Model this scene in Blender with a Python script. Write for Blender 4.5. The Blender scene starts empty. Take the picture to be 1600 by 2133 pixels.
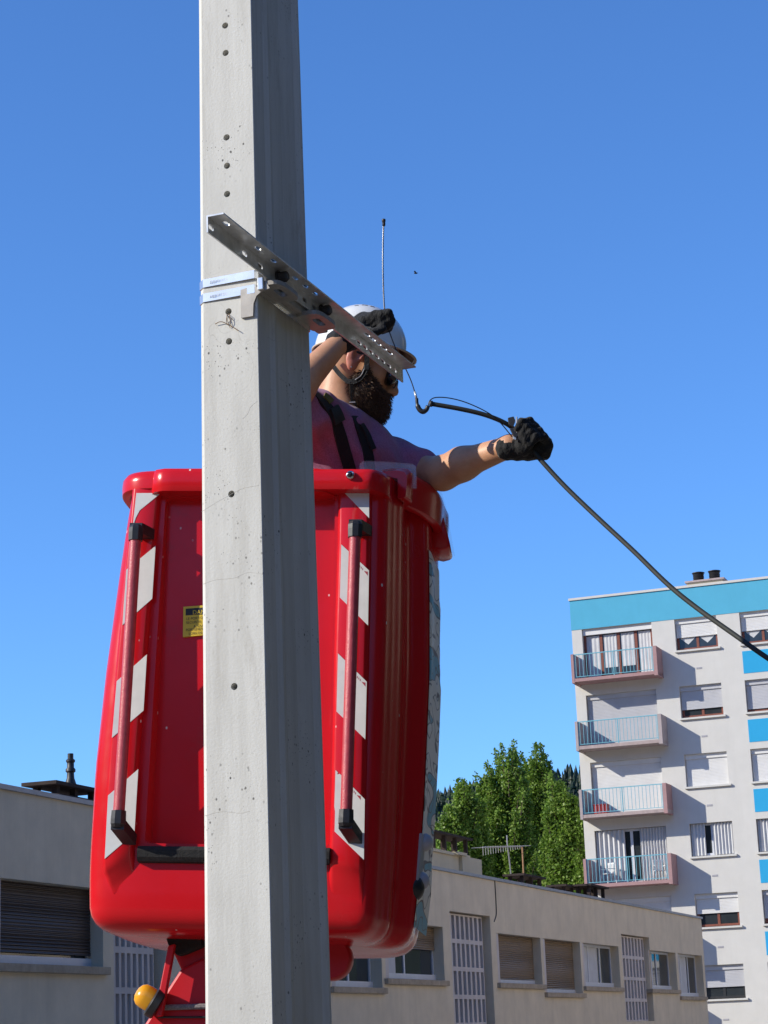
import bpy, bmesh, math, random
import numpy as np
from math import radians, sin, cos, pi
from mathutils import Vector, Matrix

SC = bpy.context.scene
COL = SC.collection
rnd = random.Random(7)

# ------------------------------------------------------------------ camera
FPX, PITCH, ROLL, EYE = 4400.0, radians(14.1), radians(2.3), 1.65
_F = np.array([0, cos(PITCH), sin(PITCH)])
_u0 = np.array([0, -sin(PITCH), cos(PITCH)])
_r0 = np.array([1.0, 0, 0])
_R = _r0 * cos(ROLL) - _u0 * sin(ROLL)
_U = _u0 * cos(ROLL) + _r0 * sin(ROLL)
_O = np.array([0, 0, EYE])
cam = bpy.data.cameras.new('camera')
camo = bpy.data.objects.new('camera', cam)
COL.objects.link(camo)
mw = Matrix.Identity(4)
for i in range(3):
    mw[i][0], mw[i][1], mw[i][2], mw[i][3] = _R[i], _U[i], -_F[i], _O[i]
camo.matrix_world = mw
cam.sensor_fit = 'HORIZONTAL'
cam.sensor_width = 36.0
cam.lens = 36.0 * FPX / 1600.0
cam.clip_start = 0.05
cam.clip_end = 6000
SC.camera = camo
SC.render.resolution_x, SC.render.resolution_y = 768, 1024

# ------------------------------------------------------------------ light
LDIR = Vector((1.735, 0.4875, -1.0)).normalized()      # direction the sunlight travels
SUN_EL = math.asin(-LDIR.z)
SUN_AZ = math.atan2(-LDIR.x, -LDIR.y)                   # clockwise from +Y
world = bpy.data.worlds.new('World')
SC.world = world
world.use_nodes = True
wn = world.node_tree
bg = wn.nodes['Background']
sky = wn.nodes.new('ShaderNodeTexSky')
sky.sky_type = 'NISHITA'
sky.sun_disc = False
sky.sun_elevation = SUN_EL
sky.sun_rotation = SUN_AZ
sky.altitude = 600
sky.air_density = 1.0
sky.dust_density = 0.3
sky.ozone_density = 2.2
tint = wn.nodes.new('ShaderNodeMix')
tint.data_type = 'RGBA'
tint.blend_type = 'MULTIPLY'
tint.inputs[0].default_value = 1.0
tint.inputs[7].default_value = (0.60, 1.01, 1.56, 1)      # clear mountain air: deeper blue
wn.links.new(sky.outputs[0], tint.inputs[6])
wn.links.new(tint.outputs[2], bg.inputs[0])
bg.inputs[1].default_value = 0.13
sl = bpy.data.lights.new('sun', 'SUN')
sl.energy = 5.0
sl.angle = radians(0.53)
sl.color = (1.0, 0.94, 0.81)
so = bpy.data.objects.new('sun', sl)
COL.objects.link(so)
so.rotation_euler = LDIR.to_track_quat('-Z', 'Y').to_euler()
so.location = (-40, -12, 30)
SC.view_settings.view_transform = 'Standard'
SC.view_settings.look = 'None'
SC.view_settings.exposure = 0.12
SC.view_settings.gamma = 1.0

# ------------------------------------------------------------------ survey helpers
def ray(px, py):
    return _F + (px - 800) / FPX * _R - (py - 1066.5) / FPX * _U
def W(px, py, Y):
    d = ray(px, py)
    return _O + d * (Y / d[1])
def rotz(a):
    return np.array([[cos(a), -sin(a), 0], [sin(a), cos(a), 0], [0, 0, 1.0]])
def roty(a):
    return np.array([[cos(a), 0, sin(a)], [0, 1, 0], [-sin(a), 0, cos(a)]])
def rotx(a):
    return np.array([[1, 0, 0], [0, cos(a), -sin(a)], [0, sin(a), cos(a)]])
def loc(px, py, org, R, ax, c):
    d = R.T @ ray(px, py)
    o = R.T @ (_O - org)
    t = (c - o[ax]) / d[ax]
    return o + d * t

# ------------------------------------------------------------------ materials
def lin(c):
    return tuple((x / 12.92 if x <= 0.04045 else ((x + 0.055) / 1.055) ** 2.4) for x in [v / 255.0 for v in c])
class NT:
    def __init__(s, name):
        s.m = bpy.data.materials.new(name)
        s.m.use_nodes = True
        s.t = s.m.node_tree
        s.b = s.t.nodes['Principled BSDF']
        s.tc = None
    def n(s, typ, **kw):
        nd = s.t.nodes.new(typ)
        for k, v in kw.items():
            setattr(nd, k, v)
        return nd
    def l(s, a, b):
        s.t.links.new(a, b)
    def coord(s, scale=(1, 1, 1), kind='Object'):
        if s.tc is None:
            s.tc = s.n('ShaderNodeTexCoord')
        mp = s.n('ShaderNodeMapping')
        mp.inputs['Scale'].default_value = scale
        s.l(s.tc.outputs[kind], mp.inputs[0])
        return mp.outputs[0]
    def noise(s, scale=5, detail=4, rough=0.6, sc=(1, 1, 1), kind='Object'):
        nz = s.n('ShaderNodeTexNoise')
        nz.inputs['Scale'].default_value = scale
        nz.inputs['Detail'].default_value = detail
        nz.inputs['Roughness'].default_value = rough
        s.l(s.coord(sc, kind), nz.inputs['Vector'])
        return nz.outputs[0]
    def ramp(s, fac, stops):
        r = s.n('ShaderNodeValToRGB')
        e = r.color_ramp.elements
        while len(e) < len(stops):
            e.new(0.5)
        for i, (p, c) in enumerate(stops):
            e[i].position = p
            e[i].color = (c[0], c[1], c[2], 1) if not isinstance(c, (int, float)) else (c, c, c, 1)
        s.l(fac, r.inputs[0])
        return r.outputs[0]
    def mix(s, fac, a, b, mode='MIX'):
        m = s.n('ShaderNodeMix', data_type='RGBA', blend_type=mode)
        for inp, v in ((m.inputs[0], fac), (m.inputs[6], a), (m.inputs[7], b)):
            if hasattr(v, 'is_linked') or hasattr(v, 'links'):
                s.l(v, inp)
            elif isinstance(v, (int, float)):
                inp.default_value = v
            else:
                inp.default_value = (v[0], v[1], v[2], 1)
        return m.outputs[2]
    def bump(s, h, strength=0.3, dist=0.01):
        b = s.n('ShaderNodeBump')
        b.inputs['Strength'].default_value = strength
        b.inputs['Distance'].default_value = dist
        s.l(h, b.inputs['Height'])
        s.l(b.outputs[0], s.b.inputs['Normal'])
    def set(s, **kw):
        for k, v in kw.items():
            i = s.b.inputs[k.replace('_', ' ')]
            if hasattr(v, 'links'):
                s.l(v, i)
            elif isinstance(v, (tuple, list)):
                i.default_value = (v[0], v[1], v[2], 1)
            else:
                i.default_value = v
        return s
def plain(name, c, rough=0.6, var=0.12, nscale=8, metal=0.0, bump=0.0, bscale=60, **kw):
    t = NT(name)
    nz = t.noise(nscale, 5)
    lo = tuple(x * (1 - var) for x in c)
    hi = tuple(min(1, x * (1 + var)) for x in c)
    t.set(Base_Color=t.ramp(nz, [(0.3, lo), (0.7, hi)]), Roughness=rough, Metallic=metal)
    if bump:
        t.bump(t.noise(bscale, 4), bump, 0.004)
    if kw:
        t.set(**kw)
    return t.m

M = {}
def mk_concrete():
    t = NT('pole_concrete')
    big = t.noise(2.2, 7, 0.68, (1, 1, 0.4))
    col = t.ramp(big, [(0.28, (0.50, 0.490, 0.455)), (0.52, (0.625, 0.615, 0.575)), (0.8, (0.69, 0.68, 0.64))])
    streak = t.noise(16, 6, 0.75, (1, 1, 0.05))
    col = t.mix(t.ramp(streak, [(0.46, 0.0), (0.78, 0.60)]), col, (0.40, 0.385, 0.345))
    wet = t.noise(7, 6, 0.7, (1, 1, 0.12))
    col = t.mix(t.ramp(wet, [(0.54, 0.0), (0.72, 0.45)]), col, (0.34, 0.31, 0.26))
    # grey-brown run marks and grime patches
    dirt = t.ramp(t.noise(1.6, 9, 0.78, (3, 3, 0.9)), [(0.57, 0.0), (0.70, 0.50)])
    col = t.mix(dirt, col, (0.25, 0.215, 0.165))
    # board-mark lines and hairline cracks
    cr = t.n('ShaderNodeTexVoronoi', feature='DISTANCE_TO_EDGE')
    cr.inputs['Scale'].default_value = 4.0
    nzv = t.n('ShaderNodeTexNoise'); nzv.inputs['Scale'].default_value = 6.0
    t.l(t.coord((1, 1, .5)), nzv.inputs['Vector'])
    ad = t.n('ShaderNodeVectorMath', operation='ADD')
    t.l(t.coord((1, 1, .5)), ad.inputs[0]); t.l(nzv.outputs[1], ad.inputs[1])
    t.l(ad.outputs[0], cr.inputs['Vector'])
    ck = t.mix(1.0, t.ramp(cr.outputs['Distance'], [(0.002, 1.0), (0.008, 0.0)]), t.ramp(t.noise(1.1, 2), [(0.58, 0.0), (0.66, 0.3)]), 'MULTIPLY')
    col = t.mix(ck, col, (0.22, 0.20, 0.17))
    for scl, lo in ((60, .60), (130, .62)):
        v = t.n('ShaderNodeTexVoronoi')
        v.inputs['Scale'].default_value = scl
        t.l(t.coord((1, 1, 0.8)), v.inputs['Vector'])
        pits = t.mix(1.0, t.ramp(v.outputs['Distance'], [(0.10, 1.0), (0.18, 0.0)]), t.ramp(t.noise(5, 3), [(lo - .09, 0.0), (lo, 0.9)]), 'MULTIPLY')
        col = t.mix(pits, col, (0.08, 0.075, 0.07))
    t.set(Base_Color=col, Roughness=0.92, Specular_IOR_Level=0.2)
    t.bump(t.noise(160, 5), 0.35, 0.002)
    return t.m
M['pole'] = mk_concrete()
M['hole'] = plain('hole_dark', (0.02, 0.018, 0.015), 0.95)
def mk_steel(name, c=(0.55, 0.56, 0.57), rough=0.36, sc=40):
    t = NT(name)
    nz = t.noise(sc, 5, 0.6, (1, 1, 1))
    t.set(Base_Color=t.ramp(nz, [(0.3, tuple(x * 0.8 for x in c)), (0.7, c)]), Metallic=1.0,
          Roughness=t.ramp(t.noise(25, 4), [(0.3, rough - 0.08), (0.75, rough + 0.14)]))
    return t.m
M['steel'] = plain('galvanised_steel', (0.62, 0.635, 0.65), 0.32, 0.22, 30, 0.42)
M['strap'] = plain('stainless_strap', (0.70, 0.70, 0.69), 0.26, 0.12, 14, 0.75)
M['cast'] = plain('cast_aluminium', (0.34, 0.32, 0.30), 0.55, 0.15, 40, 0.3)
M['bolt'] = plain('dark_bolt', (0.05, 0.05, 0.055), 0.5, 0.2, 60, 0.4)
def mk_red(name, c, specks=True, rough=0.22):
    t = NT(name)
    nz = t.noise(2.5, 6, 0.7)
    col = t.ramp(nz, [(0.3, tuple(x * 0.90 for x in c)), (0.7, c)])
    if specks:
        v = t.n('ShaderNodeTexVoronoi')
        v.inputs['Scale'].default_value = 22
        t.l(t.coord((1, 1, 0.7)), v.inputs['Vector'])
        sp = t.ramp(v.outputs['Distance'], [(0.050, 1.0), (0.075, 0.0)])
        sel = t.ramp(t.noise(3.1, 2), [(0.47, 0.0), (0.52, 1.0)])
        col = t.mix(t.mix(1.0, sp, sel, 'MULTIPLY'), col, (0.75, 0.65, 0.62))
    if specks:
        sc_ = t.mix(1.0, t.ramp(t.noise(34, 3, 0.5, (1, 1, 0.12)), [(0.64, 0.0), (0.70, 0.5)]), t.ramp(t.noise(2.2, 3), [(0.55, 0.0), (0.66, 1.0)]), 'MULTIPLY')
        col = t.mix(sc_, col, (0.62, 0.16, 0.15))
        gr = t.ramp(t.noise(4.2, 8, 0.75), [(0.56, 0.0), (0.74, 0.45)])
        col = t.mix(gr, col, (0.30, 0.035, 0.03))
    t.set(Base_Color=col, Roughness=t.ramp(t.noise(6, 5), [(0.3, rough), (0.75, rough + 0.14)]), Coat_Weight=0.05, Coat_Roughness=0.12, Specular_IOR_Level=0.28)
    t.bump(t.noise(5, 3), 0.06, 0.01)
    return t.m
RED = (0.62, 0.010, 0.016)
M['red'] = mk_red('red_gelcoat', RED, True, 0.15)
M['redsteel'] = mk_red('red_painted_steel', (0.55, 0.012, 0.02), False, 0.35)
def mk_handle():
    t = NT('handle_red')
    t.set(Base_Color=t.ramp(t.noise(60, 4), [(0.3, (0.42, 0.045, 0.06)), (0.7, (0.52, 0.075, 0.085))]), Roughness=0.42, Coat_Weight=0.2)
    t.bump(t.noise(220, 3), 0.35, 0.003)
    return t.m
M['handle'] = mk_handle()
M['white_tape'] = plain('white_reflective_tape', (0.66, 0.66, 0.64), 0.5, 0.06, 25)
M['red_ink'] = plain('red_ink', (0.35, 0.03, 0.05), 0.6)
M['black_plastic'] = plain('black_plastic', (0.022, 0.022, 0.024), 0.42, 0.2, 30, bump=0.1)
M['foam'] = plain('black_foam', (0.018, 0.017, 0.017), 0.95, 0.3, 60, bump=0.6, bscale=200)
M['rope'] = plain('grey_rope', (0.20, 0.18, 0.18), 0.9, 0.4, 200)
M['amber'] = plain('amber_lens', (0.80, 0.36, 0.02), 0.25, 0.05, Transmission_Weight=0.15) if False else plain('amber_lens', (0.80, 0.36, 0.02), 0.25, 0.05)
M['yellow'] = plain('yellow_label', (0.72, 0.50, 0.03), 0.5, 0.05)
M['ink'] = plain('black_ink', (0.02, 0.02, 0.02), 0.6)
M['grey_light'] = plain('grey_plastic', (0.42, 0.41, 0.44), 0.35, 0.06)
M['chrome'] = mk_steel('chrome', (0.8, 0.8, 0.82), 0.12)
def mk_clear(al=.20):
    t = NT('clear_plastic')
    t.set(Base_Color=(0.80, 0.83, 0.88), Roughness=0.16, Transmission_Weight=0.0, Alpha=al, Specular_IOR_Level=0.6)
    return t.m
M['clear'] = mk_clear()
def mk_skin():
    t = NT('skin')
    c = t.ramp(t.noise(18, 6, 0.7), [(0.3, (0.50, 0.245, 0.135)), (0.7, (0.62, 0.335, 0.195))])
    fre = t.ramp(t.noise(160, 2), [(0.68, 0.0), (0.78, 0.5)])
    c = t.mix(fre, c, (0.26, 0.11, 0.07))
    t.set(Base_Color=c, Roughness=0.5, Subsurface_Weight=0.12, Subsurface_Scale=0.006)
    t.b.inputs['Subsurface Radius'].default_value = (1.0, 0.35, 0.2)
    t.bump(t.noise(240, 3), 0.2, 0.002)
    return t.m
M['skin'] = mk_skin()
M['ear'] = plain('ear_skin', (0.54, 0.20, 0.14), 0.5, 0.06, 40, Subsurface_Weight=0.3, Subsurface_Scale=0.01)
M['lips'] = plain('lip_skin', (0.42, 0.16, 0.13), 0.45)
def mk_cloth(name, c, rough=0.9, wr=9, strength=0.5):
    t = NT(name)
    col = t.ramp(t.noise(260, 3), [(0.3, tuple(x * 0.75 for x in c)), (0.7, tuple(x * 1.2 for x in c))])
    t.set(Base_Color=col, Roughness=rough, Specular_IOR_Level=0.2, Sheen_Weight=0.15)
    t.bump(t.noise(wr, 3, 0.5, (1, 1, 0.6)), strength, 0.02)
    return t.m
M['shirt'] = mk_cloth('purple_cotton', (0.35, 0.135, 0.24))
M['trousers'] = mk_cloth('dark_work_trousers', (0.03, 0.035, 0.05))
M['glove'] = mk_cloth('black_glove', (0.012, 0.012, 0.013), 0.75, 60, 0.5)
M['webbing'] = mk_cloth('black_webbing', (0.012, 0.012, 0.014), 0.7, 300, 0.2)
M['grey_strap'] = mk_cloth('grey_strap', (0.06, 0.062, 0.06), 0.7, 300, 0.2)
M['olive'] = plain('olive_label', (0.16, 0.13, 0.02), 0.7)
M['helmet'] = plain('white_helmet', (0.80, 0.80, 0.79), 0.25, 0.02, 12, Coat_Weight=0.3)
M['helmet_in'] = plain('helmet_inside', (0.18, 0.10, 0.06), 0.8)
M['hair'] = plain('dark_brown_hair', (0.034, 0.019, 0.012), 0.6, 0.5, 90)
M['lens'] = plain('dark_lens', (0.01, 0.011, 0.014), 0.06, 0.1)
M['cable'] = plain('black_cable', (0.020, 0.023, 0.021), 0.7, 0.25, 30)
M['wire'] = plain('dark_wire', (0.02, 0.021, 0.026), 0.4, 0.2, 40, 0.3)
def mk_wall(name, c, var=0.07, streak=0.12, sc=1.2):
    t = NT(name)
    col = t.ramp(t.noise(sc, 7, 0.65), [(0.3, tuple(x * (1 - var) for x in c)), (0.7, tuple(min(1, x * (1 + var)) for x in c))])
    st = t.ramp(t.noise(2.2, 6, 0.7, (1, 1, 0.08)), [(0.5, 0.0), (0.82, streak * 3)])
    col = t.mix(st, col, tuple(x * 0.70 for x in c))
    t.set(Base_Color=col, Roughness=0.9, Specular_IOR_Level=0.15)
    t.bump(t.noise(45, 4), 0.35, 0.02)
    return t.m
M['beige'] = mk_wall('beige_render', (0.72, 0.61, 0.455), 0.10, 0.16)
M['lav'] = mk_wall('lavender_concrete', (0.62, 0.555, 0.52))
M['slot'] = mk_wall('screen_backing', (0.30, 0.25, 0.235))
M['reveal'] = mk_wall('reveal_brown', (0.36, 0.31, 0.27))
M['sillc'] = mk_wall('weathered_sill', (0.42, 0.34, 0.25), 0.2, 0.25, 6)
M['coping'] = plain('coping_metal', (0.30, 0.32, 0.37), 0.45, 0.1, 5, 0.3)
M['shutter_brown'] = None
def mk_shutter(name, c, period, depth=0.5, rough=0.5):
    t = NT(name)
    w = t.n('ShaderNodeTexWave', wave_type='BANDS', bands_direction='Z')
    w.inputs['Scale'].default_value = 1.0 / period * 0.314
    t.l(t.coord(), w.inputs['Vector'])
    col = t.ramp(t.noise(3, 4), [(0.3, tuple(x * 0.92 for x in c)), (0.7, c)])
    t.set(Base_Color=col, Roughness=rough)
    t.bump(w.outputs[1], depth, 0.02)
    return t.m
M['shutter_brown'] = mk_shutter('brown_roller_shutter', (0.24, 0.165, 0.10), 0.055, 0.8)
M['shutter_dark'] = mk_shutter('dark_roller_shutter', (0.075, 0.050, 0.042), 0.055, 0.8)
M['shutter_white'] = mk_shutter('white_roller_shutter', (0.72, 0.71, 0.70), 0.05, 0.06)
M['shutter_grey'] = mk_shutter('grey_roller_shutter', (0.50, 0.50, 0.53), 0.05, 0.06)
M['pvc'] = plain('white_pvc', (0.62, 0.63, 0.67), 0.4, 0.04)
M['pane'] = plain('window_glass', (0.03, 0.036, 0.042), 0.05, 0.2, 2)
M['curtain'] = plain('white_curtain', (0.55, 0.55, 0.56), 0.9, 0.08, 3)
M['brown_frame'] = plain('brown_wood_frame', (0.20, 0.060, 0.035), 0.5, 0.2, 20)
M['apt'] = mk_wall('white_render', (0.62, 0.605, 0.575), 0.04, 0.07)
M['aptblue'] = mk_wall('blue_render', (0.10, 0.41, 0.60), 0.04, 0.05)
M['aptblue2'] = mk_wall('bright_blue_panel', (0.035, 0.36, 0.66), 0.03, 0.02)
M['pink'] = mk_wall('pink_concrete', (0.40, 0.25, 0.25), 0.08, 0.15, 4)
M['pinkgrey'] = mk_wall('greyish_pink_concrete', (0.42, 0.36, 0.36), 0.08, 0.15, 4)
M['slab'] = mk_wall('balcony_slab', (0.42, 0.34, 0.33), 0.15, 0.3, 6)
M['rail'] = plain('light_blue_rail', (0.16, 0.42, 0.52), 0.45, 0.08)
M['cream'] = mk_wall('cream_chimney', (0.62, 0.54, 0.38), 0.08, 0.1)
M['clay'] = mk_wall('dark_slab', (0.055, 0.042, 0.038), 0.25, 0.2, 6)
M['blackpot'] = plain('black_chimney_pot', (0.02, 0.02, 0.022), 0.5, 0.3, 10)
M['aerial'] = plain('aerial_metal', (0.34, 0.34, 0.34), 0.5, 0.1, 10, 0.4)
M['rust'] = plain('rusty_mast', (0.36, 0.20, 0.10), 0.8, 0.2, 10)
M['bark'] = plain('bark', (0.12, 0.09, 0.065), 0.95, 0.3, 12, bump=0.6, bscale=20)
def mk_leaf(name, a, b, c):
    t = NT(name)
    g = t.n('ShaderNodeNewGeometry')
    col = t.ramp(g.outputs['Random Per Island'], [(0.0, a), (0.5, b), (1.0, c)])
    col = t.mix(t.ramp(t.noise(0.7, 3), [(0.35, 0.0), (0.7, 0.6)]), col, a)
    t.set(Base_Color=col, Roughness=0.45, Specular_IOR_Level=0.35)
    tr = t.n('ShaderNodeBsdfTranslucent')
    t.l(t.mix(0.5, col, (0.16, 0.26, 0.02)), tr.inputs[0])
    mx = t.n('ShaderNodeMixShader')
    mx.inputs[0].default_value = 0.48
    t.l(t.b.outputs[0], mx.inputs[1])
    t.l(tr.outputs[0], mx.inputs[2])
    t.l(mx.outputs[0], t.t.nodes['Material Output'].inputs[0])
    return t.m
M['leaf'] = mk_leaf('poplar_leaf', (0.085, 0.17, 0.022), (0.22, 0.37, 0.055), (0.40, 0.52, 0.14))
M['needle'] = mk_leaf('conifer_needles', (0.028, 0.048, 0.034), (0.038, 0.062, 0.040), (0.05, 0.08, 0.045))  # greens lightened a little to carry the haze over the far hill
M['ground'] = plain('dry_ground', (0.20, 0.17, 0.13), 0.95, 0.25, 0.3)
M['hill'] = plain('forest_floor', (0.02, 0.03, 0.015), 0.95, 0.3, 0.05)
M['chairp'] = plain('white_garden_plastic', (0.70, 0.70, 0.70), 0.5, 0.05)
M['redbox'] = plain('red_crate_plastic', (0.35, 0.03, 0.03), 0.6, 0.1)
M['stud'] = plain('stud_glass', (0.02, 0.02, 0.02), 0.05)
def mk_sticker():
    # generic ornament: pale field, blue rounded patches with dark outlines
    t = NT('vinyl_sticker')
    mp = t.coord((0.0, 3.0, 12.0))
    nz = t.n('ShaderNodeTexNoise')
    nz.inputs['Scale'].default_value = 1.0
    nz.inputs['Detail'].default_value = 0.6
    nz.inputs['Distortion'].default_value = 0.8
    t.l(mp, nz.inputs['Vector'])
    pale = (0.90, 0.81, 0.74)
    col = t.ramp(nz.outputs[0], [(0.0, (0.07, 0.03, 0.035)), (0.30, (0.12, 0.05, 0.055)), (0.31, pale), (0.575, pale), (0.582, (0.14, 0.07, 0.08)),
                                 (0.602, (0.14, 0.07, 0.08)), (0.61, (0.15, 0.40, 0.54)), (1.0, (0.12, 0.37, 0.52))])
    nz2 = t.noise(1.0, 1, 0.5, (0, 6, 14))
    ln = t.ramp(nz2, [(0.478, 0.0), (0.486, .85), (0.502, .85), (0.51, 0.0)])
    col = t.mix(ln, col, (0.13, 0.06, 0.07))
    t.set(Base_Color=col, Roughness=0.38, Specular_IOR_Level=0.3)
    return t.m
M['sticker'] = mk_sticker()

# ------------------------------------------------------------------ object helpers
def tag(o, label=None, cat=None, group=None, kind=None):
    if label: o['label'] = label
    if cat: o['category'] = cat
    if group: o['group'] = group
    if kind: o['kind'] = kind
    return o
def link_mesh(name, me, mat, parent=None, smooth=False, world=True):
    me.materials.clear()
    for m in (mat if isinstance(mat, (list, tuple)) else [mat]):
        me.materials.append(m)
    if smooth:
        me.polygons.foreach_set('use_smooth', [True] * len(me.polygons))
    me.name = name
    o = bpy.data.objects.new(name, me)
    COL.objects.link(o)
    if parent is not None:
        o.parent = parent
    return o
def empty(name, pos, R=None, label=None, cat=None, group=None):
    o = bpy.data.objects.new(name, None)
    o.empty_display_size = 0.2
    COL.objects.link(o)
    mm = Matrix.Identity(4)
    if R is not None:
        for i in range(3):
            for j in range(3):
                mm[i][j] = R[i][j]
    for i in range(3):
        mm[i][3] = pos[i]
    o.matrix_world = mm
    return tag(o, label, cat, group)
class MB:
    def __init__(s, off=(0, 0, 0)):
        s.v = []; s.f = []; s.off = np.array(off, float); s.mi = []; s.cur = 0
    def add(s, vs, fs):
        b = len(s.v)
        s.v.extend([tuple(np.asarray(v, float) - s.off) for v in vs])
        s.f.extend([tuple(i + b for i in f) for f in fs])
        s.mi.extend([s.cur] * len(fs))
        return s
    def box(s, x0, x1, y0, y1, z0, z1):
        vs = [(x, y, z) for z in (z0, z1) for y in (y0, y1) for x in (x0, x1)]
        return s.add(vs, [(0, 2, 3, 1), (4, 5, 7, 6), (0, 1, 5, 4), (2, 6, 7, 3), (0, 4, 6, 2), (1, 3, 7, 5)])
    def tube(s, pts, r, n=10, caps=True):
        pts = [np.asarray(p, float) for p in pts]
        rs = r if isinstance(r, (list, tuple, np.ndarray)) else [r] * len(pts)
        rings = []
        t0 = pts[1] - pts[0]
        a = np.cross(t0, (0.3, 0.9, 0.31)); a /= np.linalg.norm(a)
        for i, p in enumerate(pts):
            t = pts[min(i + 1, len(pts) - 1)] - pts[max(i - 1, 0)]
            t = t / (np.linalg.norm(t) + 1e-12)
            a = a - t * (a @ t); a /= (np.linalg.norm(a) + 1e-12)
            b = np.cross(t, a)
            rings.append([p + rs[i] * (cos(2 * pi * k / n) * a + sin(2 * pi * k / n) * b) for k in range(n)])
        vs = [v for rg in rings for v in rg]
        fs = []
        for i in range(len(pts) - 1):
            for k in range(n):
                fs.append((i * n + k, i * n + (k + 1) % n, (i + 1) * n + (k + 1) % n, (i + 1) * n + k))
        if caps:
            fs.append(tuple(range(n - 1, -1, -1)))
            fs.append(tuple((len(pts) - 1) * n + k for k in range(n)))
        return s.add(vs, fs)
    def lathe(s, prof, c, ax=(0, 0, 1), n=24, caps=True):
        ax = np.asarray(ax, float); ax /= np.linalg.norm(ax)
        a = np.cross(ax, (0.2, 0.95, 0.1)); a /= np.linalg.norm(a); b = np.cross(ax, a)
        vs = []; fs = []
        for r, h in prof:
            for k in range(n):
                vs.append(np.asarray(c) + ax * h + r * (cos(2 * pi * k / n) * a + sin(2 * pi * k / n) * b))
        for i in range(len(prof) - 1):
            for k in range(n):
                fs.append((i * n + k, i * n + (k + 1) % n, (i + 1) * n + (k + 1) % n, (i + 1) * n + k))
        if caps:
            fs.append(tuple(range(n - 1, -1, -1)))
            fs.append(tuple((len(prof) - 1) * n + k for k in range(n)))
        return s.add(vs, fs)
    def prism(s, poly, vec):
        n = len(poly)
        vec = np.asarray(vec, float)
        vs = [np.asarray(p, float) for p in poly] + [np.asarray(p, float) + vec for p in poly]
        fs = [tuple(range(n - 1, -1, -1)), tuple(range(n, 2 * n))]
        for i in range(n):
            fs.append((i, (i + 1) % n, n + (i + 1) % n, n + i))
        return s.add(vs, fs)
    def loft(s, loops, cap0=True, cap1=True):
        n = len(loops[0])
        vs = [p for l in loops for p in l]
        fs = []
        for i in range(len(loops) - 1):
            for k in range(n):
                fs.append((i * n + k, i * n + (k + 1) % n, (i + 1) * n + (k + 1) % n, (i + 1) * n + k))
        if cap0: fs.append(tuple(range(n - 1, -1, -1)))
        if cap1: fs.append(tuple((len(loops) - 1) * n + k for k in range(n)))
        return s.add(vs, fs)
    def mesh(s, fix=True):
        me = bpy.data.meshes.new('m')
        me.from_pydata(s.v, [], s.f)
        me.validate()
        if fix:
            bm = bmesh.new(); bm.from_mesh(me)
            bmesh.ops.recalc_face_normals(bm, faces=bm.faces)
            bm.to_mesh(me); bm.free()
        return me
    def build(s, name, mat, parent=None, smooth=False, bevel=0, seg=2, angle=None):
        me = s.mesh()
        if bevel:
            bm = bmesh.new(); bm.from_mesh(me)
            es = [e for e in bm.edges if len(e.link_faces) == 2 and e.calc_face_angle(0) > 0.5]
            bmesh.ops.bevel(bm, geom=es, offset=bevel, segments=seg, affect='EDGES', clamp_overlap=True, profile=0.5)
            bm.to_mesh(me); bm.free()
        o = link_mesh(name, me, mat, parent, smooth)
        if smooth and angle:
            me.set_sharp_from_angle(angle=radians(angle))
        return o
def boolean(me, cutters):
    o = bpy.data.objects.new('tmp', me); COL.objects.link(o)
    c = bpy.data.objects.new('tmpc', cutters); COL.objects.link(c)
    md = o.modifiers.new('b', 'BOOLEAN'); md.object = c; md.operation = 'DIFFERENCE'; md.solver = 'EXACT'
    md.use_self = True
    dg = bpy.context.evaluated_depsgraph_get(); dg.update()
    out = bpy.data.meshes.new_from_object(o.evaluated_get(dg))
    bpy.data.objects.remove(o); bpy.data.objects.remove(c)
    return out
def catmull(pts, n=8):
    pts = [np.asarray(p, float) for p in pts]
    P = [2 * pts[0] - pts[1]] + pts + [2 * pts[-1] - pts[-2]]
    out = []
    for i in range(1, len(P) - 2):
        for k in range(n):
            t = k / n
            out.append(0.5 * ((2 * P[i]) + (-P[i - 1] + P[i + 1]) * t + (2 * P[i - 1] - 5 * P[i] + 4 * P[i + 1] - P[i + 2]) * t * t + (-P[i - 1] + 3 * P[i] - 3 * P[i + 1] + P[i + 2]) * t ** 3))
    out.append(P[-2])
    return out
def text_mesh(txt, size, R, pos, mirror=False):
    cu = bpy.data.curves.new('t', 'FONT')
    cu.body = txt; cu.size = size; cu.align_x = 'LEFT'
    o = bpy.data.objects.new('t', cu); COL.objects.link(o)
    dg = bpy.context.evaluated_depsgraph_get(); dg.update()
    me = bpy.data.meshes.new_from_object(o.evaluated_get(dg))
    bpy.data.objects.remove(o)
    for v in me.vertices:
        p = np.array([v.co.x, v.co.y, v.co.z])
        v.co = Vector(np.asarray(R) @ p + np.asarray(pos))
    return me
def sheet(poly, name, mat, parent, vec):
    return MB().prism(poly, vec).build(name, mat, parent)

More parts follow.
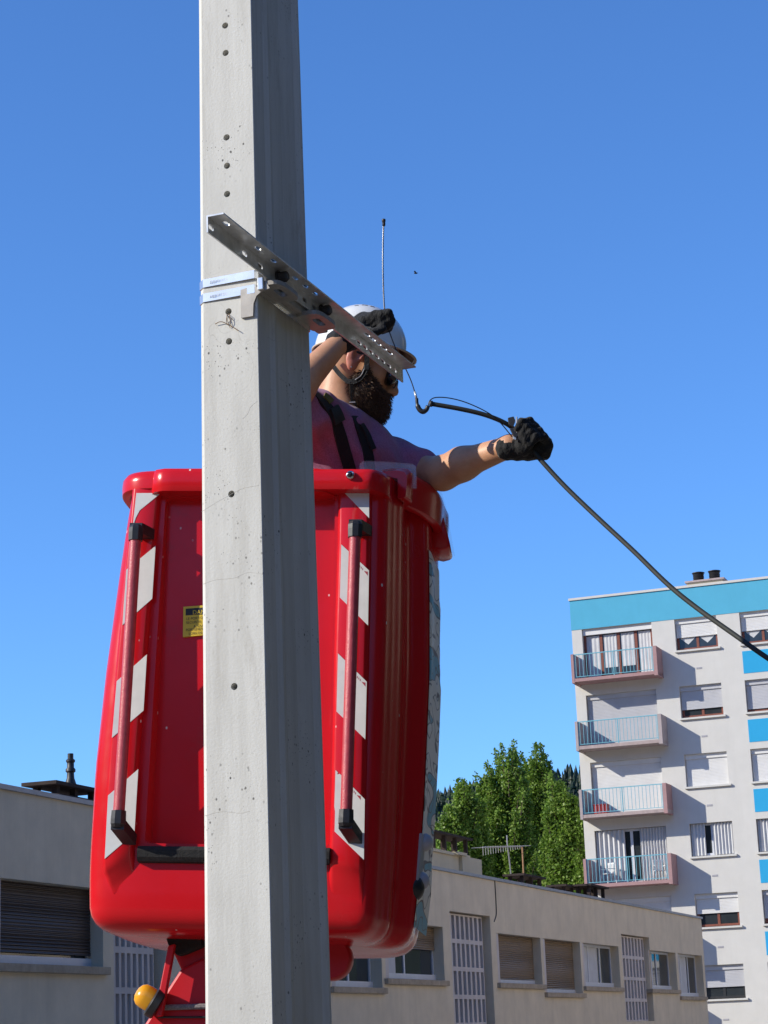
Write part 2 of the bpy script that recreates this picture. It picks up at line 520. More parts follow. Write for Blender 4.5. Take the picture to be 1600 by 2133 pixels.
# ------------------------------------------------------------------ implicit surfaces
class SDF:
    def __init__(s):
        s.pr = []
    def cap(s, a, b, ra, rb=None, k=0.02):
        a = np.asarray(a, float); b = np.asarray(b, float); rb = ra if rb is None else rb
        s.pr.append(('c', a, b, ra, rb, k)); return s
    def ell(s, c, r, R=None, k=0.02):
        s.pr.append(('e', np.asarray(c, float), np.asarray(r, float), np.eye(3) if R is None else np.asarray(R, float), None, k)); return s
    def cut(s, c, r, R=None, k=0.01):
        s.pr.append(('x', np.asarray(c, float), np.asarray(r, float), np.eye(3) if R is None else np.asarray(R, float), None, k)); return s
    def bb(s, p):
        if p[0] == 'c':
            m = max(p[3], p[4]); return np.minimum(p[1], p[2]) - m, np.maximum(p[1], p[2]) + m
        m = np.abs(p[3]) @ p[2]
        return p[1] - m, p[1] + m
    def one(s, p, X):
        if p[0] == 'c':
            a, b, ra, rb = p[1:5]
            ba = b - a; L = ba @ ba + 1e-12
            t = np.clip(((X - a) @ ba) / L, 0, 1)
            d = X - a - t[..., None] * ba
            return np.sqrt((d * d).sum(-1)) - (ra + t * (rb - ra))
        q = (X - p[1]) @ p[3]
        k0 = np.sqrt(((q / p[2]) ** 2).sum(-1)); k1 = np.sqrt(((q / p[2] ** 2) ** 2).sum(-1)) + 1e-9
        return k0 * (k0 - 1) / k1
    def apply(s, d, p, X):
        e = s.one(p, X); k = p[5]
        if p[0] == 'x':
            e = -e
            h = np.clip(0.5 - 0.5 * (e - d) / k * -1 * -1, 0, 1)
            h = np.clip(0.5 + 0.5 * (e - d) / k, 0, 1)
            return d * (1 - h) + e * h + k * h * (1 - h)
        h = np.clip(0.5 + 0.5 * (e - d) / k, 0, 1)
        return e * (1 - h) + d * h - k * h * (1 - h)
    def at(s, P):
        X = np.asarray(P, float)[None]
        d = np.full(1, 1.0)
        for p in s.pr:
            d = s.apply(d, p, X)
        return d[0]
    def hit(s, o, dr, t0, t1, n=400):
        dr = dr / np.linalg.norm(dr)
        t = t0
        for _ in range(300):
            d = s.at(o + dr * t)
            if d < 0.0006: 
                break
            t += max(d * 0.7, 0.0005)
            if t > t1: return None
        p = o + dr * t
        e = 0.003
        nrm = np.array([s.at(p + np.eye(3)[i] * e) - s.at(p - np.eye(3)[i] * e) for i in range(3)])
        return p, nrm / (np.linalg.norm(nrm) + 1e-9)
    def mesh(s, h, off=(0, 0, 0), extra=None):
        los, his = zip(*[s.bb(p) for p in s.pr if p[0] != 'x'])
        lo = np.min(los, 0) - 4 * h; hi = np.max(his, 0) + 4 * h
        n = np.ceil((hi - lo) / h).astype(int) + 1
        D = np.full(n, 0.05, np.float32)
        for p in s.pr:
            a, b = s.bb(p)
            mrg = 0.05
            i0 = np.clip(np.floor((a - mrg - lo) / h).astype(int), 0, n - 1)
            i1 = np.clip(np.ceil((b + mrg - lo) / h).astype(int) + 1, 1, n)
            g = np.stack(np.meshgrid(*[lo[k] + h * np.arange(i0[k], i1[k]) for k in range(3)], indexing='ij'), -1)
            sl = tuple(slice(i0[k], i1[k]) for k in range(3))
            D[sl] = s.apply(D[sl], p, g)
        if extra is not None:
            idx = np.argwhere(np.abs(D) < 0.03)
            D[tuple(idx.T)] += extra(lo + h * idx)
        S = D < 0
        c = np.zeros(n - 1, np.int8)
        for dx in (0, 1):
            for dy in (0, 1):
                for dz in (0, 1):
                    c += S[dx:n[0] - 1 + dx, dy:n[1] - 1 + dy, dz:n[2] - 1 + dz]
        idx = np.argwhere((c > 0) & (c < 8))
        vid = np.full(n - 1, -1, np.int64); vid[tuple(idx.T)] = np.arange(len(idx))
        cor = np.array([(x, y, z) for x in (0, 1) for y in (0, 1) for z in (0, 1)])
        vals = np.stack([D[tuple((idx + q).T)] for q in cor], 1)
        acc = np.zeros((len(idx), 3)); cnt = np.zeros(len(idx))
        for i in range(8):
            for j in range(i + 1, 8):
                if np.abs(cor[i] - cor[j]).sum() != 1: continue
                m = (vals[:, i] < 0) != (vals[:, j] < 0)
                t = vals[m, i] / (vals[m, i] - vals[m, j])
                acc[m] += cor[i] + t[:, None] * (cor[j] - cor[i]); cnt[m] += 1
        V = lo + h * (idx + acc / cnt[:, None]) - np.asarray(off)
        Fs = []
        for ax in range(3):
            sh = [slice(None)] * 3; sh2 = [slice(None)] * 3
            sh[ax] = slice(0, -1); sh2[ax] = slice(1, None)
            A = S[tuple(sh)]; B = S[tuple(sh2)]
            e = np.argwhere(A != B)
            u, v = (ax + 1) % 3, (ax + 2) % 3
            ok = (e[:, u] > 0) & (e[:, v] > 0) & (e[:, u] < n[u] - 1) & (e[:, v] < n[v] - 1)
            e = e[ok]
            def vv(du, dv):
                q = e.copy(); q[:, u] -= du; q[:, v] -= dv
                return vid[tuple(q.T)]
            q = np.stack([vv(1, 1), vv(0, 1), vv(0, 0), vv(1, 0)], 1)
            fl = ~A[tuple(e.T)]
            q[fl] = q[fl][:, ::-1]
            Fs.append(q)
        F = np.concatenate(Fs)
        F = F[(F >= 0).all(1)]
        me = bpy.data.meshes.new('s')
        me.from_pydata(V.tolist(), [], F.tolist())
        return me

# ================================================================== SETTING
g = MB(); g.box(-3000, 3000, -600, 4000, -0.5, 0.0)
tag(g.build('ground', M['ground']), kind='structure')
AZ = radians(20.5)

# ---------------------------------------------------------------- hill and forest
def hill():
    prof = [(-600, 1700), (-200, 1720), (200, 1735), (500, 1725), (800, 1712), (900, 1702), (960, 1690), (1060, 1672), (1140, 1652), (1200, 1655), (1300, 1640), (1500, 1660), (1900, 1690), (2400, 1750)]
    px = np.array([p[0] for p in prof], float); py = np.array([p[1] for p in prof], float)
    nx, ny = 90, 14
    vs = []; fs = []
    crest = {}
    for i in range(nx):
        x = -600 + 3000 * i / (nx - 1)
        y = np.interp(x, px, py)
        top = W(x, y, 650)
        for j in range(ny):
            t = j / (ny - 1)
            Y = 380 + 270 * t if t <= 1 else 650
            s = t * t * (3 - 2 * t)
            vs.append((top[0] * Y / 650, Y, -0.3 + (top[2] + 0.3) * s + rnd.uniform(-.6, .6) * t))
        b = (top[0] * 1000 / 650, 1000, -0.3)
        vs.append(b)
    m = ny + 1
    for i in range(nx - 1):
        for j in range(m - 1):
            fs.append((i * m + j, (i + 1) * m + j, (i + 1) * m + j + 1, i * m + j + 1))
    o = MB().add(vs, fs).build('hill', M['hill'], None, True)
    tag(o, kind='structure')
    f = MB()
    r = random.Random(3)
    for k in range(1500):
        x = r.uniform(780, 1320)
        y = np.interp(x, px, py)
        t = 1 - abs(r.gauss(0, 0.33))
        if t < 0.15: continue
        Y = 380 + 270 * t
        top = W(x, y, 650); s = t * t * (3 - 2 * t)
        base = np.array([top[0] * Y / 650, Y, -0.3 + (top[2] + 0.3) * s - 0.5])
        H = r.uniform(4, 9); Rr = H * r.uniform(0.18, 0.26)
        if r.random() < 0.3:
            H *= 0.7; Rr *= 1.7
        for lay in range(6):
            z0 = H * (0.04 + 0.155 * lay); z1 = min(H, z0 + H * 0.30); rr = Rr * (1 - lay / 6.6)
            n = 9; vs2 = []; ph = r.random() * 6
            for q in range(n):
                rq = rr * r.uniform(0.55, 1.15)
                vs2.append(base + (rq * cos(ph + 2 * pi * q / n), rq * sin(ph + 2 * pi * q / n), z0 + r.uniform(-.3, .2)))
            vs2.append(base + (r.uniform(-.1, .1), 0, z1))
            f.add(vs2, [(q, (q + 1) % n, n) for q in range(n)])
    me = f.mesh(False)
    tag(link_mesh('forest', me, M['needle']), kind='stuff', label='dark conifer forest covering the far hill', cat='forest')
hill()
def added_hills():  # unseen hill ring, added to dim horizon light and darken reflections
    m = MB(); r = random.Random(9); n = 90; vs = []; fs = []
    for i in range(n + 1):
        a = radians(28 + (332 - 28) * i / n)         # clockwise from the view direction, leaving the view itself to the nearer hill
        e = radians(15 + 2.5 * sin(3.1 * a) + 1.5 * sin(7.3 * a + 1) + r.uniform(-.5, .5)) * min(1, .45 + i / 8, .45 + (n - i) / 8)
        for d, k in ((260, 0), (340, .35), (430, .75), (520, 1.0), (760, .8)):
            vs.append((d * sin(a), d * cos(a), -.3 + k * 520 * math.tan(e)))
    for i in range(n):
        for j in range(4):
            fs.append((i * 5 + j, i * 5 + j + 1, (i + 1) * 5 + j + 1, (i + 1) * 5 + j))
    tag(m.add(vs, fs).build('hill', M['hill'], None, True), kind='structure')
added_hills()

# ---------------------------------------------------------------- poplar trees behind the low building
def leaf_mesh(P, lo, hi, rg):
    # one small diamond leaf at every point, each with its own tilt and size
    k = len(P)
    n = rg.normal(size=(k, 3)) + (0, 0, .4); n /= np.linalg.norm(n, axis=1)[:, None]
    t1 = np.cross(n, rg.normal(size=(k, 3))); t1 /= np.linalg.norm(t1, axis=1)[:, None]
    t2 = np.cross(n, t1); L = rg.uniform(lo, hi, (k, 1))
    V = np.stack([P - t1 * L, P - t2 * L * .7, P + t1 * L, P + t2 * L * .7], 1).reshape(-1, 3)
    me = bpy.data.meshes.new('crown'); me.from_pydata(V.tolist(), [], np.arange(4 * k).reshape(-1, 4).tolist())
    return me
def tree(name, label, peaks, Y, seed, basez=0.0, dens=1.0):
    # peaks: (px_top, py_top, px_bottom, width_px) upright leader crowns of one tree
    r = random.Random(seed)
    cx = np.mean([W(p[0], p[1], Y)[0] for p in peaks])
    root = empty(name, (cx, Y, basez), None, label, 'tree', 'leafy trees behind the low building')
    off = np.array([cx, Y, basez])
    tr = MB(off); cr_p = []; rg = np.random.default_rng(seed)
    sc = Y / FPX
    for (pt, yt, pb, wd) in peaks:
        top = W(pt, yt, Y + r.uniform(-1, 1))
        bot = np.array([W(pb, yt, Y)[0], Y, basez]); bot2 = bot.copy(); bot2[0] = cx
        Ht = top[2] - basez
        pts = [bot2 + (top - bot2) * t + np.array([r.uniform(-.12, .12), r.uniform(-.12, .12), 0]) * (t > 0.05) for t in np.linspace(0, 0.97, 8)]
        tr.tube(pts, [0.24 * (1 - 0.93 * t) for t in np.linspace(0, 1, 8)], 7)
        Rm = wd * sc / 2
        nb = int(58 * dens)
        for b in range(nb + 6):
            u = (b + r.random()) / nb
            zt = 0.18 + 0.66 * min(u, 1.1)
            a = b * 2.4 + r.uniform(-.5, .5)
            prof = min(1.0, 1.30 * max(0.04, 1 - zt) ** 0.60)
            rad = Rm * prof * r.uniform(0.55, 1.12)
            ax0 = bot2 + (top - bot2) * zt
            rise = (0.09 + 0.10 * r.random()) * Ht * (1.15 - 0.5 * zt)
            c1 = ax0 + np.array([rad * .62 * cos(a), rad * .62 * sin(a), rise * .30])
            c2 = ax0 + np.array([rad * cos(a), rad * sin(a), rise])
            if c2[2] > top[2]: c2[2] = top[2] - r.uniform(0, .5)
            tr.tube([ax0, c1, c2], [0.055, 0.035, 0.010], 4)
            nl = int(r.uniform(330, 580) * (0.45 + 0.55 * prof))
            t = (rg.random(nl) ** 0.8 * 1.08)[:, None]
            w = (0.42 * (1.12 - t) + 0.07) * (0.6 + 0.4 * prof)
            cr_p.append((1 - t) ** 2 * ax0 + 2 * t * (1 - t) * c1 + t * t * c2 + rg.normal(size=(nl, 3)) * w * (.8, .8, 1) - off)
    tr.build('trunk', M['bark'], root, True)
    link_mesh('crown', leaf_mesh(np.concatenate(cr_p), 0.05, 0.095, rg), M['leaf'], root)
tree('poplar_tree', 'tall green poplar rising highest behind the aerial on the low roof', [(1057, 1548, 1050, 165), (1018, 1600, 1030, 140), (1045, 1640, 1045, 190), (1075, 1600, 1075, 120), (1020, 1690, 1020, 210)], 103, 11, dens=1.2)
tree('poplar_tree', 'slender green poplar with a loose top close left of the white apartment block', [(1114, 1552, 1112, 120), (1132, 1590, 1128, 110), (1100, 1650, 1105, 170), (1090, 1625, 1085, 150), (1140, 1680, 1140, 190)], 106, 12, dens=1.0)
tree('poplar_tree', 'shorter green tree nearest the red bucket above the chimney with the long slab', [(966, 1622, 968, 110), (938, 1672, 943, 115), (988, 1668, 988, 120)], 100, 13, dens=1.0)
tree('poplar_tree', 'lower green tree touching the left wall of the white apartment block', [(1182, 1648, 1180, 120), (1152, 1618, 1155, 110), (1205, 1700, 1200, 110)], 98, 14, dens=1.1)
tree('bushy_tree', 'low bright green tree peeping out beside the bucket sticker', [(905, 1720, 905, 70), (925, 1745, 920, 80)], 96, 15, dens=0.8)

# ---------------------------------------------------------------- unseen trees added on the right to darken pole and bucket sides
def unseen_tree(x, y, h, seed, label):
    r = random.Random(seed)
    off = np.array([x, y, 0.0])
    root = empty('unseen_tree', off, None, label, 'tree', 'added trees out of view on the right')
    t = MB()
    t.tube([(0, 0, 0), (.1, 0, h * .35), (0, .1, h * .85)], [.22, .17, .03], 8)
    v = []; rg = np.random.default_rng(seed)
    for k in range(150):
        a = r.uniform(0, 2 * pi); u = r.random(); z = h * (.12 + .85 * u); rad = 2.3 * math.sin(pi * (.10 + .84 * u)) ** .6 * r.random() ** .5
        c = np.array([rad * cos(a), rad * sin(a), z])
        if k % 4 == 0: t.tube([(0, 0, max(.3, z - 1.4)), c * .6 + np.array([0, 0, .4 * z - .5]) * .9, c], [.06, .04, .012], 4)
        v.append(c + rg.normal(size=(170, 3)) * .40)
    t.build('trunk', M['bark'], root, True)
    link_mesh('crown', leaf_mesh(np.concatenate(v), .05, .10, rg), M['needle'], root)
for i, (x, y, h) in enumerate(((5.6, 1.0, 8.5), (6.4, 5.2, 9.5), (7.4, 9.6, 9.0), (5.2, -3.4, 8.0), (7.4, 16.2, 10.5), (8.6, 22.5, 11.5), (10.2, 30.0, 12.0), (8.1, 19.3, 11.0), (9.6, 26.2, 12.0), (11.2, 34.5, 12.5))):
    unseen_tree(x, y, h, 40 + i, ('unseen added dark tree level with the camera on its right', 'unseen added dark tree level with the bucket on its right', 'unseen added dark tree a little beyond the bucket on its right', 'unseen added dark tree behind the camera on its right', 'unseen added dark tree sixteen metres ahead, right of the view', 'unseen added dark tree near the middle of the added yard edge', 'unseen added dark tree thirty metres ahead at the yard edge', 'unseen added dark tree between two others nineteen metres ahead', 'unseen added dark tree between two others at the yard edge', 'tallest and farthest dark tree of the unseen added row')[i])

# ---------------------------------------------------------------- facade helpers
def facade(mb, x0, x1, z0, z1, holes, reveal, y=0.0):
    xs = sorted({x0, x1} | {h[0] for h in holes} | {h[1] for h in holes})
    zs = sorted({z0, z1} | {h[2] for h in holes} | {h[3] for h in holes})
    xs = [x for x in xs if x0 <= x <= x1]; zs = [z for z in zs if z0 <= z <= z1]
    for i in range(len(xs) - 1):
        for j in range(len(zs) - 1):
            cx, cz = (xs[i] + xs[i + 1]) / 2, (zs[j] + zs[j + 1]) / 2
            if any(h[0] < cx < h[1] and h[2] < cz < h[3] for h in holes): continue
            mb.add([(xs[i], y, zs[j]), (xs[i + 1], y, zs[j]), (xs[i + 1], y, zs[j + 1]), (xs[i], y, zs[j + 1])], [(0, 1, 2, 3)])
    for (a, b, c, d) in holes:
        r = y + reveal
        mb.add([(a, y, c), (a, y, d), (a, r, d), (a, r, c)], [(0, 1, 2, 3)])
        mb.add([(b, y, c), (b, r, c), (b, r, d), (b, y, d)], [(0, 1, 2, 3)])
        mb.add([(a, y, d), (b, y, d), (b, r, d), (a, r, d)], [(0, 1, 2, 3)])
        mb.add([(a, y, c), (a, r, c), (b, r, c), (b, y, c)], [(0, 1, 2, 3)])
def frame_boxes(m, x0, x1, z0, z1, y0, y1, w, mull=()):
    m.box(x0, x0 + w, y0, y1, z0, z1); m.box(x1 - w, x1, y0, y1, z0, z1)
    m.box(x0 + w, x1 - w, y0, y1, z0, z0 + w); m.box(x0 + w, x1 - w, y0, y1, z1 - w, z1)
    for c in mull:
        m.box(c - w * .6, c + w * .6, y0 + .004, y1 - .004, z0 + w, z1 - w)
def slats(m, x0, x1, z0, z1, y, pitch, dp=1.0):
    # curved roller-shutter slats as real relief
    n = max(1, int(round((z1 - z0) / pitch))); h = (z1 - z0) / n
    for i in range(n):
        a = z0 + i * h
        pr = [(a + .002, y + .012 * dp), (a + h * .12, y + .003 * dp), (a + h * .5, y), (a + h * .88, y + .003 * dp), (a + h - .002, y + .012 * dp)]
        vs = [(x, yy, zz) for (zz, yy) in pr for x in (x0, x1)]
        m.add(vs, [(2 * k, 2 * k + 1, 2 * k + 3, 2 * k + 2) for k in range(4)])
    m.add([(x0, y + .013, z0), (x1, y + .013, z0), (x1, y + .013, z1), (x0, y + .013, z1)], [(0, 1, 2, 3)])

# ---------------------------------------------------------------- low building (in shade)
def low_building():
    A2 = AZ - radians(0.6)
    org = W(0, 1642, 31); org[2] = 0
    R = rotz(pi / 2 - A2)
    def L(px, py): return loc(px, py, org, R, 1, 0)
    root = empty('low_building', org, R, 'low beige flat roofed building in shade running behind the pole and bucket', 'building')
    zr = L(500, 1642 + .189 * 500)[2]
    xe = L(1461, 1918)[0]
    x0 = -7.0
    ztop = L(1040, 1944)[2]; zup = L(872, 2042)[2]; zlo = L(748, 2058)[2]
    zc = L(941, 1896)[2] - 0.02; zs = L(1309, 2128)[2]
    ops = []   # xl, xr, z0, z1, kind
    def o(pl, pr, up, kind):
        ops.append((L(pl, 2000)[0], L(pr, 2000)[0], zup if up else zlo, ztop, kind))
    o(-16, 215, True, 'dark'); 
    o(560, 640, True, 'pvc'); o(690, 795, False, 'pvc'); o(803, 925, True, 'half')
    o(1036, 1128, True, 'brown'); o(1133, 1210, False, 'brown'); o(1214, 1290, True, 'pvc3')
    o(1352, 1408, True, 'tilt'); o(1412, 1466, False, 'pvc3')
    lat = [(L(237, 2000)[0], L(350, 2000)[0]), (L(941, 2000)[0], L(1025, 2000)[0]), (L(1297, 2000)[0], L(1355, 2000)[0])]
    xend = xe
    ops = [(a, min(b, xend - .35), c, d, k) for a, b, c, d, k in ops]
    holes = [(a, b, c, d) for a, b, c, d, k in ops] + [(a, b, zs, zc) for a, b in lat]
    m = MB(); REV = 0.42
    facade(m, x0, xend, 0, zr, holes, REV)
    m.add([(xend, 0, 0), (xend, 11, 0), (xend, 11, zr), (xend, 0, zr)], [(0, 1, 2, 3)])
    m.add([(x0, 0, 0), (x0, 11, 0), (x0, 11, zr), (x0, 0, zr)], [(0, 1, 2, 3)])
    m.add([(x0, 11, 0), (xend, 11, 0), (xend, 11, zr), (x0, 11, zr)], [(0, 1, 2, 3)])
    me = m.mesh(False)
    link_mesh('wall', me, M['beige'], root)
    rf = MB(); rf.box(x0, xend - .002, .30, 10.9, zr - .25, zr - .12)
    roof = rf.build('roof', M['slot'], root)
    cp = MB()
    jx = L(480, 1735)[0]; xp = x0
    while xp < xend + .05:
        q = min(xp + 2.0, xend + .05)
        cp.box(xp + .004, q - .004, -.05, .32, zr + .004, zr + .075); xp = q
    cp.build('coping', M['coping'], roof)
    for a, b, c, d, k in ops:
        y0 = 0.26
        # lavender jamb pier on one side, framed window filling the rest
        pw = 0.30 if (b - a) > 1.2 else 0.2
        fr = MB()
        x1 = b - (0.0 if k != 'dark' else 0.0)
        xa = a + pw
        mull = {'pvc': [xa + (x1 - xa) * .5], 'half': [xa + (x1 - xa) * .45], 'pvc3': [xa + (x1 - xa) * .33, xa + (x1 - xa) * .66], 'tilt': [xa + (x1 - xa) * .5]}.get(k, [])
        zf = c + .02
        frame_boxes(fr, xa, x1, zf, d, y0, y0 + .08, 0.065, mull)
        fr.box(xa + .002, x1 - .002, y0 - .05, y0 - .002, zf, zf + .13)
        w = fr.build('window', M['pvc'], root)
        MB().box(xa + .05, x1 - .05, y0 + .03, y0 + .05, zf + .05, d - .05).build('pane', M['pane'], w)
        if k in ('pvc3', 'tilt', 'pvc', 'half'):
            cu = MB(); n = 16
            c0 = xa + .07 + (0 if k != 'half' else 0)
            c1 = xa + (x1 - xa) * (.60 if k == 'pvc3' else .30 if k != 'tilt' else .36)
            for q in range(n):
                u0 = c0 + (c1 - c0) * q / n; u1 = c0 + (c1 - c0) * (q + 1) / n
                ya = y0 + .022 + .006 * (q % 2); yb = y0 + .022 + .006 * ((q + 1) % 2)
                cu.add([(u0, ya, zf + .07), (u1, yb, zf + .07), (u1, yb, d - .07), (u0, ya, d - .07)], [(0, 1, 2, 3)])
            cu.build('curtain', M['curtain'], w)
        if k in ('brown', 'dark', 'half'):
            sh = MB()
            zb = {'brown': zf + .14, 'dark': zf + .22, 'half': zf + (d - zf) * .60}[k]
            slats(sh, xa + .02, x1 - .02, zb, d - .004, y0 - .045, .05)
            sh.box(xa + .02, x1 - .02, y0 - .05, y0 - .03, zb - .045, zb)
            sh.build('shutter', M['shutter_dark'] if k == 'dark' else M['shutter_brown'], w)
        MB().box(a + .004, a + pw - .03, 0.03, REV - .01, c + .02, d - .002).build('jamb_pier', M['lav'], root)
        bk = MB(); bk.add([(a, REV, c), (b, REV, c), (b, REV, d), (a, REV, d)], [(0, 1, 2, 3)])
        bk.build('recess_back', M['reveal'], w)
        MB().box(a - .10, b + .10, -.09, .24, c - .11, c + .012).build('window_sill', M['sillc'], root, bevel=.01)
    for a, b in lat:
        sc = MB(); n = 8; xa = a + .05; xb = b - .28; pitch = (xb - xa) / n
        hs = []
        rows = 4; hh = (zc - .02 - zs) / rows
        for r_ in range(rows):
            for q in range(n):
                hs.append((xa + q * pitch + pitch * .26, xa + (q + 1) * pitch - pitch * .12, zs + r_ * hh + .05, zs + (r_ + 1) * hh - .05))
        facade(sc, xa, xb, zs + .004, zc - .03, hs, .12, .13)
        link_mesh('screen', sc.mesh(False), M['lav'], root)
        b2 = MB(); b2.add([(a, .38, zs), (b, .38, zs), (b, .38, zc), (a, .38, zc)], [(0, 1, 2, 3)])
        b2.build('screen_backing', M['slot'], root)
    # drip cable on the parapet
    jx0 = L(1030, 1838)[0]
    pts = [(jx0, -.012, zr + .06), (jx0 + .01, -.012, zr - .3), (jx0 + .01, -.012, ztop + .75), (jx0 - .02, -.012, ztop + .45), (jx0 - .22, -.01, ztop + .27)]
    MB().tube(catmull(pts, 5), .014, 6).build('drip_cable', M['black_plastic'], root)
    # roof chimneys with slab caps on legs
    def chimney(px0, px1, pyb, hb, hleg, ysh, kind='slab'):
        xa = loc(px0, pyb, org, R, 1, ysh)[0]; xb = loc(px1, pyb, org, R, 1, ysh)[0]
        b = MB(); b.box(xa + .15, xb - .15, ysh, ysh + .45, zr - .13, zr - .1 + hb)
        b.box(xa + .08, xb - .08, ysh - .05, ysh + .50, zr - .099 + hb, zr - .02 + hb)
        ch = b.build('chimney', M['cream'], roof)
        s = MB(); z = zr - .02 + hb
        n = max(2, int((xb - xa) / .95))
        for q in range(n + 1):
            x = xa + .1 + (xb - xa - .3) * q / n
            for yy in (ysh, ysh + .35):
                s.box(x, x + .1, yy, yy + .1, z, z + hleg)
        s.box(xa - .1, xb + .1, ysh - .1, ysh + .55, z + hleg + .002, z + hleg + .06)
        if kind == 'two':
            s.box(xa + .05, xb + .1, ysh - .06, ysh + .5, z + hleg * .45, z + hleg * .45 + .06)
        s.build('chimney_cap', M['clay'], ch)
        return xa, xb, z + hleg + .09, ch
    xa, xb, zt, ch = chimney(112, 205, 1660, .16, .36, 1.1, 'two')
    p = MB(); cx = loc(147, 1600, org, R, 1, 1.5)[0]
    p.lathe([(.11, 0), (.105, .06), (.065, .18), (.06, .27), (.085, .29), (.085, .33), (.06, .36), (.06, .44), (.078, .46), (.078, .49), (.05, .51), (.05, .60), (.0, .60)], (cx, 1.5, zt), n=16, caps=False)
    p.build('chimney_pot', M['blackpot'], ch, True, angle=40)
    v = MB(); vx = loc(52, 1640, org, R, 1, 1.2)[0]
    for yy in (1.2, 1.5):
        v.box(vx - .22, vx - .17, yy, yy + .05, zr - .12, zr + .12); v.box(vx + .17, vx + .22, yy, yy + .05, zr - .12, zr + .22); v.box(vx, vx + .05, yy, yy + .05, zr - .12, zr + .17)
    v.prism([(vx - .27, 1.15, zr + .12), (vx + .25, 1.15, zr + .225), (vx + .25, 1.15, zr + .26), (vx - .27, 1.15, zr + .155)], (0, .45, 0))
    v.build('roof_vent', M['clay'], roof)
    chimney(880, 978, 1790, 1.10, .42, 2.2)
    m2 = MB(); qx = loc(960, 1800, org, R, 1, 2.15)[0]; qy = loc(1000, 1800, org, R, 1, 2.15)[0]
    m2.box(qx, qy, 2.1, 3.0, zr - .12, zr + 1.02); m2.box(qx - .5, qx + .3, 2.05, 3.05, zr + 1.024, zr + 1.10)
    m2.build('chimney', M['cream'], roof)
    chimney(1088, 1130, 1840, .30, .40, 1.6)
    chimney(1175, 1212, 1850, .32, .36, 1.8)
    chimney(1228, 1262, 1868, .34, .36, 1.2)
    # television aerial
    ax = loc(1060, 1835, org, R, 1, 3.0)
    ra = empty('tv_aerial', org + R @ np.array([ax[0], 3.0, zr - .12]), R, 'thin television aerial with a horizontal comb of rods on the low beige roof', 'aerial')
    base = np.array([ax[0], 3.0, zr - .12])
    def LA(px, py): return loc(px, py, org, R, 1, 3.0) - base
    MB().tube(catmull([LA(1066, 1838), LA(1061, 1790), LA(1057, 1760), LA(1056, 1740)], 4), .022, 6).build('mast', M['aerial'], ra)
    MB().tube([LA(1091, 1825), LA(1088, 1765)], .025, 6).build('support_pole', M['rust'], ra)
    bm_ = MB(); a = LA(1006, 1765); b = LA(1088, 1763)
    bm_.tube([a, b], .018, 6)
    for q in range(16):
        p0 = a + (b - a) * q / 16
        bm_.tube([p0 + (0, -.35, .0), p0 + (0, .35, 0)], .008, 5)
        bm_.tube([p0 + (0, 0, .03), p0 + (0, .0, -.24 + q * .011)], .008, 5)
    bm_.build('boom_rods', M['aerial'], ra)
low_building()

# ---------------------------------------------------------------- unseen block and pale yard, added to bounce warm light onto the low building
def across():
    org = W(0, 1642, 31); org[2] = 0
    R = rotz(pi / 2 - AZ)
    y = MB(); P = [org + R @ np.array(p) for p in ((-6, -24, .004), (52, -24, .004), (52, -.15, .004), (-6, -.15, .004))]
    y.add(P, [(0, 1, 2, 3)])
    tag(y.build('bounce_yard', plain('pale_paving', (0.46, 0.40, 0.32), 0.9, 0.15, 0.8)), kind='structure')
    o2 = org + R @ np.array([60, -25, 0]); R2 = rotz(-pi / 2 - AZ)
    root = empty('bounce_block', o2, R2, 'unseen cream block added right of the view to bounce light onto the low beige building', 'building')
    m = MB(); hs = [(2 + 3.4 * i, 3.6 + 3.4 * i, 1.2 + 2.9 * j, 2.6 + 2.9 * j) for i in range(16) for j in range(5)]
    facade(m, 0, 58, 0, 15, hs, .2)
    m.add([(0, 0, 0), (0, 10, 0), (0, 10, 15), (0, 0, 15)], [(0, 1, 2, 3)]); m.add([(58, 0, 0), (58, 10, 0), (58, 10, 15), (58, 0, 15)], [(0, 1, 2, 3)])
    m.add([(0, 10, 0), (58, 10, 0), (58, 10, 15), (0, 10, 15)], [(0, 1, 2, 3)])
    link_mesh('wall', m.mesh(False), mk_wall('cream_render', (0.72, 0.62, 0.48)), root)
    MB().box(-.2, 58.2, -.2, 10.2, 15.002, 15.3).build('roof', M['slot'], root)
    for h in hs:
        fr = MB(); frame_boxes(fr, h[0] + .002, h[1] - .002, h[2] + .002, h[3] - .002, .12, .19, .07, [(h[0] + h[1]) / 2])
        w = fr.build('window', M['pvc'], root)
        MB().box(h[0] + .06, h[1] - .06, .15, .17, h[2] + .06, h[3] - .06).build('pane', M['pane'], w)
across()

